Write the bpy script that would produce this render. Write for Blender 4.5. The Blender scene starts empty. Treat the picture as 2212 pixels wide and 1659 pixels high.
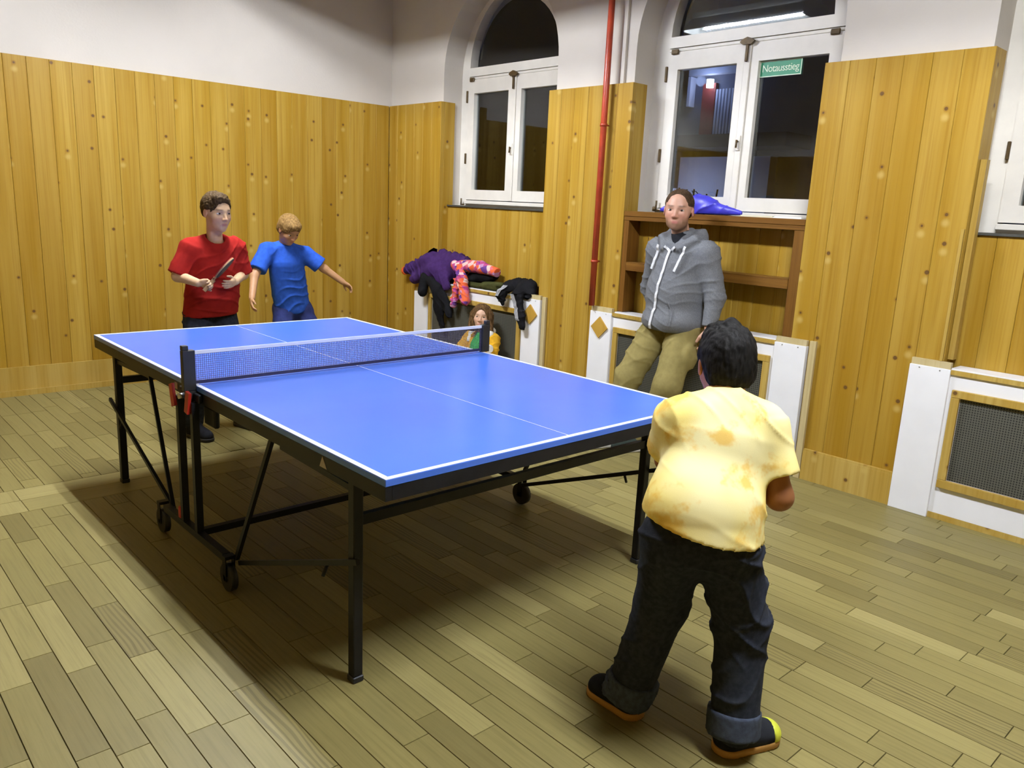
import bpy, bmesh, math, random
import numpy as np
from mathutils import Vector, Matrix

random.seed(7)
rng = np.random.default_rng(11)
S = bpy.context.scene
COL = S.collection

# ------------------------------------------------------------------ camera, world, lamps, exposure
CAM_POS = Vector((3.14346, -1.95128, 1.53054))
YAW, PITCH, ROLL, FPX = 2.39053557, -0.222648146, 0.0466294679, 1715.744
cam_data = bpy.data.cameras.new('camera')
cam_data.sensor_width = 36.0
cam_data.lens = FPX / 2212 * 36.0
cam_data.clip_start = 0.05
cam = bpy.data.objects.new('camera', cam_data)
COL.objects.link(cam)
_f = Vector((math.cos(YAW) * math.cos(PITCH), math.sin(YAW) * math.cos(PITCH), math.sin(PITCH)))
_r = Vector((math.sin(YAW), -math.cos(YAW), 0))
_u = _r.cross(_f)
_c, _s = math.cos(ROLL), math.sin(ROLL)
_r2 = _c * _r + _s * _u
_u2 = -_s * _r + _c * _u
M = Matrix(((_r2.x, _u2.x, -_f.x, CAM_POS.x), (_r2.y, _u2.y, -_f.y, CAM_POS.y), (_r2.z, _u2.z, -_f.z, CAM_POS.z), (0, 0, 0, 1)))
cam.matrix_world = M
S.camera = cam

world = bpy.data.worlds.new('night')
S.world = world
world.use_nodes = True
world.node_tree.nodes['Background'].inputs[0].default_value = (0.05, 0.07, 0.13, 1)
world.node_tree.nodes['Background'].inputs[1].default_value = 0.05

TUBE_POWER = 700.0          # emission of the fluorescent tubes
LAMP_Y, LAMP_Z = 0.08, 3.40
LAMP_X = (-1.50, 2.55)   # centres of the ceiling fittings
S.view_settings.view_transform = 'Standard'
S.view_settings.look = 'None'
S.view_settings.gamma = 1
S.view_settings.use_curve_mapping = False
S.view_settings.exposure = 0.0
S.cycles.max_bounces = 8
S.cycles.diffuse_bounces = 4
S.cycles.transparent_max_bounces = 12


# ------------------------------------------------------------------ node helpers
def new_mat(name):
    m = bpy.data.materials.new(name)
    m.use_nodes = True
    nt = m.node_tree
    return m, nt, nt.nodes['Principled BSDF']


def nd(nt, typ, **kw):
    n = nt.nodes.new(typ)
    for k, v in kw.items():
        if k.startswith('i_'):
            n.inputs[k[2:].replace('_', ' ')].default_value = v
        else:
            setattr(n, k, v)
    return n


def ln(nt, a, b):
    nt.links.new(a, b)


def math_n(nt, op, a, b=None, clamp=False):
    n = nt.nodes.new('ShaderNodeMath')
    n.operation = op
    n.use_clamp = clamp
    for i, v in enumerate((a, b)):
        if v is None:
            continue
        if isinstance(v, (int, float)):
            n.inputs[i].default_value = v
        else:
            nt.links.new(v, n.inputs[i])
    return n.outputs[0]


def vmath(nt, op, a, b):
    n = nt.nodes.new('ShaderNodeVectorMath')
    n.operation = op
    for i, v in enumerate((a, b)):
        if isinstance(v, tuple):
            n.inputs[i].default_value = v
        else:
            nt.links.new(v, n.inputs[i])
    return n.outputs[0]


def mixc(nt, fac, a, b, typ='MIX'):
    n = nt.nodes.new('ShaderNodeMix')
    n.data_type = 'RGBA'
    n.blend_type = typ
    if isinstance(fac, (int, float)):
        n.inputs[0].default_value = fac
    else:
        nt.links.new(fac, n.inputs[0])
    for i, v in ((6, a), (7, b)):
        if isinstance(v, tuple):
            n.inputs[i].default_value = v if len(v) == 4 else v + (1,)
        else:
            nt.links.new(v, n.inputs[i])
    return n.outputs[2]


def rng_n(nt, v, a, b, c=0.0, d=1.0, smooth=True):
    n = nt.nodes.new('ShaderNodeMapRange')
    n.interpolation_type = 'SMOOTHSTEP' if smooth else 'LINEAR'
    nt.links.new(v, n.inputs[0])
    for i, x in enumerate((a, b, c, d)):
        n.inputs[i + 1].default_value = x
    return n.outputs[0]


def noise(nt, vec, scale, detail=3, rough=0.5):
    n = nt.nodes.new('ShaderNodeTexNoise')
    n.inputs['Scale'].default_value = scale
    n.inputs['Detail'].default_value = detail
    n.inputs['Roughness'].default_value = rough
    nt.links.new(vec, n.inputs['Vector'])
    return n


def bump(nt, bs, height, strength, dist=0.01):
    b = nt.nodes.new('ShaderNodeBump')
    b.inputs['Strength'].default_value = strength
    b.inputs['Distance'].default_value = dist
    nt.links.new(height, b.inputs['Height'])
    nt.links.new(b.outputs[0], bs.inputs['Normal'])


def plain(name, col, rough=0.6, spec=0.5, metal=0.0, var=0.08, vscale=20.0, bstr=0.0, bscale=200.0, sheen=0.0, coat=0.0):
    """one colour with a slight mottling and fine relief"""
    m, nt, bs = new_mat(name)
    tc = nd(nt, 'ShaderNodeTexCoord')
    n = noise(nt, tc.outputs['Object'], vscale, 4)
    lo = tuple(c * (1 - var) for c in col)
    hi = tuple(min(1.0, c * (1 + var)) for c in col)
    ln(nt, mixc(nt, rng_n(nt, n.outputs[0], 0.3, 0.7), lo, hi), bs.inputs['Base Color'])
    bs.inputs['Roughness'].default_value = rough
    bs.inputs['Specular IOR Level'].default_value = spec
    bs.inputs['Metallic'].default_value = metal
    bs.inputs['Sheen Weight'].default_value = sheen
    bs.inputs['Coat Weight'].default_value = coat
    if bstr:
        n2 = noise(nt, tc.outputs['Object'], bscale, 3)
        bump(nt, bs, n2.outputs[0], bstr, 0.004)
    return m


def wood_boards(name, dark, mid, pale, knots=True, rough=0.42, grain=0.5):
    """spruce boards: local x runs across the board, local z along it"""
    m, nt, bs = new_mat(name)
    tc = nd(nt, 'ShaderNodeTexCoord')
    oi = nd(nt, 'ShaderNodeObjectInfo')
    off = nd(nt, 'ShaderNodeCombineXYZ')
    for i, k in enumerate((37.0, 11.0, 91.0)):
        ln(nt, math_n(nt, 'MULTIPLY', oi.outputs['Random'], k), off.inputs[i])
    v = vmath(nt, 'ADD', tc.outputs['Object'], off.outputs[0])
    g = noise(nt, vmath(nt, 'MULTIPLY', v, (70.0, 70.0, 1.3)), 1.0, 4, 0.6)
    b = noise(nt, vmath(nt, 'MULTIPLY', v, (11.0, 11.0, 0.55)), 1.0, 2)
    c = mixc(nt, rng_n(nt, b.outputs[0], 0.3, 0.7), mid, pale)
    c = mixc(nt, math_n(nt, 'MULTIPLY', rng_n(nt, g.outputs[0], 0.42, 0.75), grain), c, dark)
    tone = math_n(nt, 'FRACT', math_n(nt, 'MULTIPLY', oi.outputs['Random'], 7.13))
    c = mixc(nt, math_n(nt, 'MULTIPLY', tone, 0.38), c, dark)
    if knots:
        sx = nd(nt, 'ShaderNodeSeparateXYZ')
        ln(nt, v, sx.inputs[0])

        def vor(dz, dx=0.0):
            cx = nd(nt, 'ShaderNodeCombineXYZ')
            ln(nt, math_n(nt, 'ADD', sx.outputs[0], dx), cx.inputs[0])
            ln(nt, math_n(nt, 'ADD', sx.outputs[2], dz), cx.inputs[1])
            vo = nd(nt, 'ShaderNodeTexVoronoi', voronoi_dimensions='2D')
            vo.inputs['Scale'].default_value = 4.4
            ln(nt, cx.outputs[0], vo.inputs['Vector'])
            return vo
        v1, v2 = vor(0.0), vor(0.042)
        sc = nd(nt, 'ShaderNodeSeparateColor')
        ln(nt, v1.outputs['Color'], sc.inputs[0])
        sc2 = nd(nt, 'ShaderNodeSeparateColor')
        ln(nt, v2.outputs['Color'], sc2.inputs[0])
        ex = math_n(nt, 'GREATER_THAN', sc.outputs[0], 0.42)
        ex2 = math_n(nt, 'GREATER_THAN', sc2.outputs[0], 0.66)
        halo = math_n(nt, 'MULTIPLY', rng_n(nt, v2.outputs['Distance'], 0.13, 0.02), ex2)
        c = mixc(nt, math_n(nt, 'MULTIPLY', halo, 0.6), c, (0.56, 0.40, 0.12))
        ring = math_n(nt, 'MULTIPLY', rng_n(nt, v1.outputs['Distance'], 0.085, 0.04), ex)
        c = mixc(nt, math_n(nt, 'MULTIPLY', ring, 0.55), c, (0.22, 0.10, 0.01))
        size = math_n(nt, 'ADD', math_n(nt, 'MULTIPLY', sc.outputs[1], 0.022), 0.026)
        core = math_n(nt, 'MULTIPLY', math_n(nt, 'LESS_THAN', v1.outputs['Distance'], size), ex)
        c = mixc(nt, math_n(nt, 'MULTIPLY', core, 0.85), c, (0.10, 0.05, 0.02))
    ln(nt, c, bs.inputs['Base Color'])
    bs.inputs['Roughness'].default_value = rough
    bs.inputs['Specular IOR Level'].default_value = 0.22
    bump(nt, bs, g.outputs[0], 0.12, 0.003)
    return m


def plank_material():
    """oiled oak strip floor, a colour of its own on every strip (attribute tone), grain along local x"""
    m, nt, bs = new_mat('floor_oak')
    geo = nd(nt, 'ShaderNodeTexCoord')
    at = nd(nt, 'ShaderNodeAttribute', attribute_name='tone')
    off = nd(nt, 'ShaderNodeCombineXYZ')
    ln(nt, math_n(nt, 'MULTIPLY', at.outputs['Fac'], 61.0), off.inputs[0])
    ln(nt, math_n(nt, 'MULTIPLY', at.outputs['Fac'], 17.0), off.inputs[1])
    v = vmath(nt, 'ADD', geo.outputs['Object'], off.outputs[0])
    g = noise(nt, vmath(nt, 'MULTIPLY', v, (3.0, 85.0, 1.0)), 1.0, 4, 0.65)
    w = nd(nt, 'ShaderNodeTexWave', wave_type='RINGS', rings_direction='X')
    w.inputs['Scale'].default_value = 6.0
    w.inputs['Distortion'].default_value = 9.0
    w.inputs['Detail'].default_value = 1.5
    w.inputs['Detail Scale'].default_value = 0.8
    ln(nt, vmath(nt, 'MULTIPLY', v, (0.5, 3.0, 1.0)), w.inputs['Vector'])
    blot = noise(nt, v, 2.2, 3)
    ramp = nd(nt, 'ShaderNodeValToRGB')
    ln(nt, at.outputs['Fac'], ramp.inputs[0])
    e = ramp.color_ramp.elements
    e[0].position, e[0].color = 0.0, (0.155, 0.126, 0.043, 1)
    e[1].position, e[1].color = 1.0, (0.360, 0.305, 0.120, 1)
    e2 = e.new(0.35)
    e2.color = (0.215, 0.178, 0.062, 1)
    e3 = e.new(0.75)
    e3.color = (0.255, 0.213, 0.075, 1)
    c = mixc(nt, math_n(nt, 'MULTIPLY', rng_n(nt, g.outputs[0], 0.4, 0.75), 0.35), ramp.outputs[0], (0.11, 0.085, 0.025))
    sel = rng_n(nt, math_n(nt, 'FRACT', math_n(nt, 'MULTIPLY', at.outputs['Fac'], 13.7)), 0.86, 0.90)
    c = mixc(nt, math_n(nt, 'MULTIPLY', math_n(nt, 'MULTIPLY', rng_n(nt, w.outputs['Fac'], 0.45, 0.8), sel), 0.42), c, (0.07, 0.05, 0.018))
    c = mixc(nt, math_n(nt, 'MULTIPLY', rng_n(nt, blot.outputs[0], 0.5, 0.8), 0.22), c, (0.18, 0.155, 0.065))
    ln(nt, c, bs.inputs['Base Color'])
    bs.inputs['Roughness'].default_value = 0.46
    bs.inputs['Specular IOR Level'].default_value = 0.22
    bump(nt, bs, g.outputs[0], 0.08, 0.003)
    return m


def plaster(name, col):
    m, nt, bs = new_mat(name)
    tc = nd(nt, 'ShaderNodeTexCoord')
    n = noise(nt, tc.outputs['Object'], 1.6, 4)
    n2 = noise(nt, tc.outputs['Object'], 60, 3)
    c = mixc(nt, rng_n(nt, n.outputs[0], 0.35, 0.7), col, tuple(x * 0.94 for x in col))
    ln(nt, c, bs.inputs['Base Color'])
    bs.inputs['Roughness'].default_value = 0.9
    bs.inputs['Specular IOR Level'].default_value = 0.2
    bump(nt, bs, n2.outputs[0], 0.12, 0.006)
    return m


def glass_mat():
    m, nt, bs = new_mat('window_glass')
    nt.nodes.remove(bs)
    out = nt.nodes['Material Output']
    fr = nd(nt, 'ShaderNodeFresnel')
    fr.inputs['IOR'].default_value = 1.55
    tr = nd(nt, 'ShaderNodeBsdfTransparent')
    tr.inputs[0].default_value = (0.86, 0.9, 0.9, 1)
    gl = nd(nt, 'ShaderNodeBsdfGlossy')
    gl.inputs['Roughness'].default_value = 0.015
    mx = nd(nt, 'ShaderNodeMixShader')
    ln(nt, math_n(nt, 'MULTIPLY', fr.outputs[0], 1.7, True), mx.inputs[0])
    ln(nt, tr.outputs[0], mx.inputs[1])
    ln(nt, gl.outputs[0], mx.inputs[2])
    ln(nt, mx.outputs[0], out.inputs[0])
    return m


def net_mat():
    m, nt, bs = new_mat('net_cord')
    tc = nd(nt, 'ShaderNodeTexCoord')
    sx = nd(nt, 'ShaderNodeSeparateXYZ')
    ln(nt, tc.outputs['Object'], sx.inputs[0])
    k = 2 * math.pi / 0.0085
    a = math_n(nt, 'GREATER_THAN', math_n(nt, 'SINE', math_n(nt, 'MULTIPLY', sx.outputs[1], k)), 0.90)
    b = math_n(nt, 'GREATER_THAN', math_n(nt, 'SINE', math_n(nt, 'MULTIPLY', sx.outputs[2], k)), 0.90)
    ln(nt, math_n(nt, 'MAXIMUM', a, b), bs.inputs['Alpha'])
    bs.inputs['Base Color'].default_value = (0.09, 0.08, 0.13, 1)
    bs.inputs['Roughness'].default_value = 0.8
    return m


def grille_mat():
    """dark woven radiator mesh"""
    m, nt, bs = new_mat('radiator_mesh')
    tc = nd(nt, 'ShaderNodeTexCoord')
    sx = nd(nt, 'ShaderNodeSeparateXYZ')
    ln(nt, tc.outputs['Object'], sx.inputs[0])
    k = 2 * math.pi / 0.0125
    a = math_n(nt, 'SINE', math_n(nt, 'MULTIPLY', sx.outputs[0], k))
    b = math_n(nt, 'SINE', math_n(nt, 'MULTIPLY', sx.outputs[2], k))
    hole = rng_n(nt, math_n(nt, 'ADD', a, b), 0.35, 0.8)
    c = mixc(nt, hole, (0.085, 0.085, 0.065), (0.006, 0.006, 0.005))
    ln(nt, c, bs.inputs['Base Color'])
    bs.inputs['Roughness'].default_value = 0.55
    bump(nt, bs, math_n(nt, 'SUBTRACT', 1.0, hole), 0.5, 0.002)
    return m


def emit_mat(name, col, power):
    m, nt, bs = new_mat(name)
    bs.inputs['Base Color'].default_value = (0.8, 0.8, 0.8, 1)
    bs.inputs['Emission Color'].default_value = col + (1,)
    bs.inputs['Emission Strength'].default_value = power
    return m


def batik_mat():
    """pale yellow cotton with orange tie-dye blotches"""
    m, nt, bs = new_mat('yellow_batik')
    tc = nd(nt, 'ShaderNodeTexCoord')
    n = noise(nt, tc.outputs['Object'], 9.0, 4, 0.6)
    n2 = noise(nt, tc.outputs['Object'], 4.0, 2)
    n3 = noise(nt, tc.outputs['Object'], 450.0, 2)
    c = mixc(nt, rng_n(nt, n2.outputs[0], 0.35, 0.65), (0.92, 0.75, 0.22), (0.93, 0.85, 0.44))
    c = mixc(nt, math_n(nt, 'MULTIPLY', rng_n(nt, n.outputs[0], 0.50, 0.64), 0.75), c, (0.84, 0.50, 0.06))
    ln(nt, c, bs.inputs['Base Color'])
    bs.inputs['Roughness'].default_value = 0.85
    bs.inputs['Specular IOR Level'].default_value = 0.2
    bump(nt, bs, n3.outputs[0], 0.1, 0.002)
    return m


def check_mat():
    """patchwork print of orange, pink, purple and white squares"""
    m, nt, bs = new_mat('patchwork_print')
    tc = nd(nt, 'ShaderNodeTexCoord')
    rot = nd(nt, 'ShaderNodeMapping')
    rot.inputs['Rotation'].default_value = (0.4, 0.5, 0.3)
    ln(nt, tc.outputs['Object'], rot.inputs[0])
    sn = vmath(nt, 'SNAP', rot.outputs[0], (0.032, 0.06, 0.032))
    wn = nd(nt, 'ShaderNodeTexWhiteNoise', noise_dimensions='3D')
    ln(nt, sn, wn.inputs['Vector'])
    r = nd(nt, 'ShaderNodeValToRGB')
    r.color_ramp.interpolation = 'CONSTANT'
    e = r.color_ramp.elements
    cols = [(0.0, (0.75, 0.12, 0.03)), (0.24, (0.42, 0.05, 0.20)), (0.45, (0.12, 0.03, 0.22)), (0.6, (0.72, 0.50, 0.45)), (0.75, (0.60, 0.12, 0.16)), (0.9, (0.45, 0.22, 0.40))]
    e[0].position, e[0].color = 0.0, cols[0][1] + (1,)
    e[1].position, e[1].color = cols[1][0], cols[1][1] + (1,)
    for p_, c_ in cols[2:]:
        x = e.new(p_)
        x.color = c_ + (1,)
    ln(nt, wn.outputs['Value'], r.inputs[0])
    ln(nt, r.outputs[0], bs.inputs['Base Color'])
    bs.inputs['Roughness'].default_value = 0.75
    return m


def attr_mat(name, rough=0.55, spec=0.4, sss=0.0, bstr=0.0):
    """colour painted per vertex (skin with lips and stubble, striped cloth)"""
    m, nt, bs = new_mat(name)
    at = nd(nt, 'ShaderNodeAttribute', attribute_name='tint')
    tc = nd(nt, 'ShaderNodeTexCoord')
    n = noise(nt, tc.outputs['Object'], 40.0, 3)
    c = mixc(nt, rng_n(nt, n.outputs[0], 0.3, 0.7, 0.0, 0.12), at.outputs['Color'], (0.25, 0.1, 0.06))
    ln(nt, c, bs.inputs['Base Color'])
    bs.inputs['Roughness'].default_value = rough
    bs.inputs['Specular IOR Level'].default_value = spec
    return m


def hair_mat(name, a, b):
    m, nt, bs = new_mat(name)
    tc = nd(nt, 'ShaderNodeTexCoord')
    n = noise(nt, vmath(nt, 'MULTIPLY', tc.outputs['Object'], (130.0, 130.0, 28.0)), 1.0, 3)
    ln(nt, mixc(nt, rng_n(nt, n.outputs[0], 0.35, 0.68), a, b), bs.inputs['Base Color'])
    bs.inputs['Roughness'].default_value = 0.62
    bs.inputs['Specular IOR Level'].default_value = 0.07
    bump(nt, bs, n.outputs[0], 0.5, 0.004)
    return m


SPRUCE = wood_boards('spruce_panel', (0.25, 0.120, 0.004), (0.365, 0.213, 0.019), (0.465, 0.305, 0.056))
SPRUCE_PLAIN = wood_boards('spruce_strip', (0.31, 0.18, 0.022), (0.45, 0.29, 0.055), (0.52, 0.37, 0.10))
PALE_STRIP = wood_boards('pale_trim', (0.42, 0.32, 0.13), (0.56, 0.46, 0.24), (0.62, 0.53, 0.32), knots=False)
BROWN = wood_boards('brown_stained_wood', (0.085, 0.032, 0.005), (0.155, 0.066, 0.010), (0.20, 0.095, 0.016), knots=False, grain=0.7)
OAK = plank_material()
PLASTER = plaster('white_plaster', (0.625, 0.578, 0.505))
CEIL = plaster('ceiling_plaster', (0.62, 0.59, 0.53))
LAM = plain('white_laminate', (0.84, 0.845, 0.86), 0.35, var=0.02, vscale=6)
WINPAINT = plain('window_paint', (0.70, 0.665, 0.585), 0.4, var=0.04, vscale=8)
GLASS = glass_mat()
BLACK_METAL = plain('black_steel', (0.007, 0.007, 0.009), 0.42, spec=0.3, var=0.2)
BLACK_PLASTIC = plain('black_plastic', (0.014, 0.015, 0.017), 0.45, var=0.2)
TABLE_BLUE = plain('table_blue', (0.072, 0.182, 0.70), 0.24, spec=0.55, var=0.03, vscale=3)
LINE_WHITE = plain('line_white', (0.72, 0.76, 0.86), 0.35, var=0.02)
DARK_GAP = plain('dark_underlay', (0.035, 0.026, 0.014), 0.9)
RED_PAINT = plain('red_pipe_paint', (0.40, 0.052, 0.020), 0.35, var=0.12, vscale=14)
RED_PLASTIC = plain('red_plastic', (0.42, 0.02, 0.012), 0.35)
BRASS = plain('aged_brass', (0.075, 0.045, 0.012), 0.5, metal=0.3, var=0.3)
STEEL = plain('bright_steel', (0.5, 0.5, 0.5), 0.3, metal=0.9)
GRILLE = grille_mat()
NETM = net_mat()
SIGN_GREEN = plain('sign_green', (0.02, 0.25, 0.12), 0.45, var=0.05)
SIGN_WHITE = plain('sign_lettering', (0.72, 0.85, 0.66), 0.5, var=0.02)
SILL_DARK = plain('dark_sill', (0.05, 0.05, 0.04), 0.5)
WHITE_ENAMEL = plain('white_enamel', (0.8, 0.8, 0.78), 0.4, var=0.02)
TUBE = emit_mat('lit_tube', (0.86, 0.905, 1.0), TUBE_POWER)


# ------------------------------------------------------------------ object helpers
def link(o, parent=None):
    COL.objects.link(o)
    if parent is not None:
        o.parent = parent
    return o


def tag(o, label=None, cat=None, group=None, kind=None):
    if label:
        o['label'] = label
    if cat:
        o['category'] = cat
    if group:
        o['group'] = group
    if kind:
        o['kind'] = kind
    return o


def empty(name, loc=(0, 0, 0), rz=0.0):
    o = bpy.data.objects.new(name, None)
    o.location = loc
    o.rotation_euler = (0, 0, rz)
    o.empty_display_size = 0.1
    return link(o)


class MB:
    """collects shapes in a bmesh and links them as one mesh object"""

    def __init__(self):
        self.b = bmesh.new()

    def box(self, lo, hi, bev=0.0):
        xs, ys, zs = zip(lo, hi)
        v = [self.b.verts.new((x, y, z)) for x in xs for y in ys for z in zs]
        fs = [(0, 1, 3, 2), (4, 6, 7, 5), (0, 4, 5, 1), (2, 3, 7, 6), (0, 2, 6, 4), (1, 5, 7, 3)]
        F = [self.b.faces.new([v[i] for i in f]) for f in fs]
        if bev:
            es = {e for f in F for e in f.edges}
            bmesh.ops.bevel(self.b, geom=list(es), offset=bev, segments=1, affect='EDGES')
        return self

    def tube(self, pts, r, n=10, r2=None, cap=True):
        pts = [Vector(p) for p in pts]
        rings = []
        prev = None
        for i, p in enumerate(pts):
            d = (pts[min(i + 1, len(pts) - 1)] - pts[max(i - 1, 0)]).normalized()
            a = prev if prev is not None else (Vector((0, 0, 1)) if abs(d.z) < 0.9 else Vector((1, 0, 0)))
            u = (a - d * a.dot(d)).normalized()
            prev = u
            w = d.cross(u)
            rr = r if r2 is None else r + (r2 - r) * i / (len(pts) - 1)
            rings.append([self.b.verts.new(p + rr * (math.cos(t) * u + math.sin(t) * w)) for t in [2 * math.pi * k / n for k in range(n)]])
        for A, B in zip(rings, rings[1:]):
            for k in range(n):
                f = self.b.faces.new((A[k], A[(k + 1) % n], B[(k + 1) % n], B[k]))
                f.smooth = True
        if cap:
            self.b.faces.new(rings[0][::-1])
            self.b.faces.new(rings[-1])
        return self

    def bar(self, a, b, w, h=None, up=(0, 0, 1)):
        """square bar from a to b"""
        a, b = Vector(a), Vector(b)
        h = h or w
        d = (b - a).normalized()
        u = Vector(up)
        if abs(d.dot(u)) > 0.95:
            u = Vector((1, 0, 0))
        u = (u - d * u.dot(d)).normalized()
        s = d.cross(u)
        v = []
        for p in (a, b):
            for i, j in ((-1, -1), (1, -1), (1, 1), (-1, 1)):
                v.append(self.b.verts.new(p + s * (i * w / 2) + u * (j * h / 2)))
        for f in ((3, 2, 1, 0), (4, 5, 6, 7), (0, 1, 5, 4), (1, 2, 6, 5), (2, 3, 7, 6), (3, 0, 4, 7)):
            self.b.faces.new([v[i] for i in f])
        return self

    def prism(self, poly, y0, y1, axis='y'):
        """polygon in (x,z) pushed from y0 to y1"""
        es, vs = [], []
        for (x, z) in poly:
            vs.append(self.b.verts.new((x, y0, z)))
        for i in range(len(vs)):
            es.append(self.b.edges.new((vs[i], vs[(i + 1) % len(vs)])))
        r = bmesh.ops.triangle_fill(self.b, use_beauty=True, edges=es)
        faces = [g for g in r['geom'] if isinstance(g, bmesh.types.BMFace)]
        ex = bmesh.ops.extrude_face_region(self.b, geom=faces)
        nv = [g for g in ex['geom'] if isinstance(g, bmesh.types.BMVert)]
        bmesh.ops.translate(self.b, verts=nv, vec=(0, y1 - y0, 0))
        return self

    def build(self, name, mat, parent=None, smooth=False, loc=None, rz=0.0):
        bmesh.ops.recalc_face_normals(self.b, faces=self.b.faces[:])
        me = bpy.data.meshes.new(name)
        self.b.to_mesh(me)
        self.b.free()
        me.materials.append(mat)
        if smooth:
            for p in me.polygons:
                p.use_smooth = True
        o = bpy.data.objects.new(name, me)
        if loc is not None:
            o.location = loc
            o.rotation_euler = (0, 0, rz)
        return link(o, parent)


def box(name, lo, hi, mat, parent=None, bev=0.0):
    return MB().box(lo, hi, bev).build(name, mat, parent)


# ------------------------------------------------------------------ the room
X_BACK, Y_WIN = -3.44, 2.46          # front faces of the wood panelling
Z_PAN = 2.37
NICHE = [(-2.665, -1.285), (-0.545, 0.905), (1.667, 3.085)]
SPRING = 2.60
Z_CEIL = 3.72
XE, YS = 6.4, -3.5                   # the two walls behind the camera


def notch(a, b, n=28, z0=0.0, grow=0.0):
    c, r = (a + b) / 2, (b - a) / 2 + grow
    return [(a - grow, z0)] + [(c - r * math.cos(math.pi * k / n), SPRING + r * math.sin(math.pi * k / n)) for k in range(n + 1)] + [(b + grow, z0)]


def prism_holes(loops, y0, y1):
    mb = MB()
    es = []
    for lp in loops:
        vs = [mb.b.verts.new((x, y0, z)) for x, z in lp]
        es += [mb.b.edges.new((vs[i], vs[(i + 1) % len(vs)])) for i in range(len(vs))]
    r = bmesh.ops.triangle_fill(mb.b, use_beauty=True, edges=es)
    faces = [g for g in r['geom'] if isinstance(g, bmesh.types.BMFace)]
    ex = bmesh.ops.extrude_face_region(mb.b, geom=faces)
    nv = [g for g in ex['geom'] if isinstance(g, bmesh.types.BMVert)]
    bmesh.ops.translate(mb.b, verts=nv, vec=(0, y1 - y0, 0))
    return mb


def structure(o, label, cat):
    return tag(o, label, cat, kind='structure')


# floor: dark underlay, then strips of oak
floor = structure(box('floor', (X_BACK - 0.2, YS - 0.1, -0.08), (XE + 0.1, 2.66, -0.007), DARK_GAP), 'worn olive brown oak strip floor of the hall', 'floor')
PW = 0.0905
strips = []
y = YS
row = 0
while y < 2.60:
    x = X_BACK - 0.03 - random.random() * 0.5
    while x < XE:
        L = random.choice((0.42, 0.5, 0.55, 0.62, 0.7))
        a, b = x, x + L
        x = b
        a2, b2 = max(a, X_BACK - 0.03), min(b, XE)
        if b2 - a2 < 0.03:
            continue
        # the two cross strips that interrupt the laying pattern
        for s0, s1 in ((a2, min(b2, -1.33)), (max(a2, -0.99), b2)):
            if s1 - s0 > 0.02:
                strips.append((s0, s1, y, y + PW, (random.random() + random.random()) / 2, 0))
    y += PW
    row += 1
for cx0, cx1, t in ((-1.33, -1.16, 0.93), (-1.16, -0.99, 0.86)):
    y = YS - random.random()
    while y < 2.6:
        L = 0.9 + random.random() * 0.5
        if y + L > YS:
            strips.append((cx0, cx1, max(y, YS), min(y + L, 2.6), t + random.uniform(-0.1, 0.06), 1))
        y += L


def strip_dist(s):
    c = Vector(((s[0] + s[1]) / 2, (s[2] + s[3]) / 2, 0))
    d = c - CAM_POS
    z = d.dot(_f)
    if z < 0.3:
        return 99
    px, py = abs(d.dot(_r2) / z) * FPX, -d.dot(_u2) / z * FPX
    if px > 1230 or py > 960:
        return 50 + z
    return z


strips.sort(key=strip_dist)


def strip_mesh(items, name, local):
    vs, fs, tn = [], [], []
    g = 0.0008
    for (x0, x1, y0, y1, t, cross) in items:
        ox, oy = ((x0 + x1) / 2, (y0 + y1) / 2) if local else (0, 0)
        hx, hy = (x1 - x0) / 2 - g, (y1 - y0) / 2 - g
        cx, cy = (0, 0) if local else ((x0 + x1) / 2, (y0 + y1) / 2)
        b = len(vs)
        e = 0.0009
        vs += [(cx + sx * hx, cy + sy * hy, -0.0065) for sx, sy in ((-1, -1), (1, -1), (1, 1), (-1, 1))]
        vs += [(cx + sx * (hx - e), cy + sy * (hy - e), 0.0) for sx, sy in ((-1, -1), (1, -1), (1, 1), (-1, 1))]
        fs += [(b + 4, b + 5, b + 6, b + 7), (b, b + 1, b + 5, b + 4), (b + 1, b + 2, b + 6, b + 5), (b + 2, b + 3, b + 7, b + 6), (b + 3, b, b + 4, b + 7), (b + 3, b + 2, b + 1, b)]
        tn += [t] * 6
    me = bpy.data.meshes.new(name)
    me.from_pydata(vs, [], fs)
    at = me.attributes.new('tone', 'FLOAT', 'FACE')
    at.data.foreach_set('value', tn)
    me.materials.append(OAK)
    return me


for s in strips[:300]:
    if s[5]:
        s2 = (s[2], s[3], s[0], s[1], s[4], 1)      # turned by a quarter so that the grain follows the strip
        o = bpy.data.objects.new('plank', strip_mesh([(s[2], s[3], s[0], s[1], s[4], 1)], 'plank', True))
        o.rotation_euler = (0, 0, math.pi / 2)
    else:
        o = bpy.data.objects.new('plank', strip_mesh([s], 'plank', True))
    o.location = ((s[0] + s[1]) / 2, (s[2] + s[3]) / 2, 0)
    link(o, floor)
rest = bpy.data.objects.new('outer_planks', strip_mesh(strips[300:], 'outer_planks', False))
link(rest, floor)
rest['kind'] = 'stuff'

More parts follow.
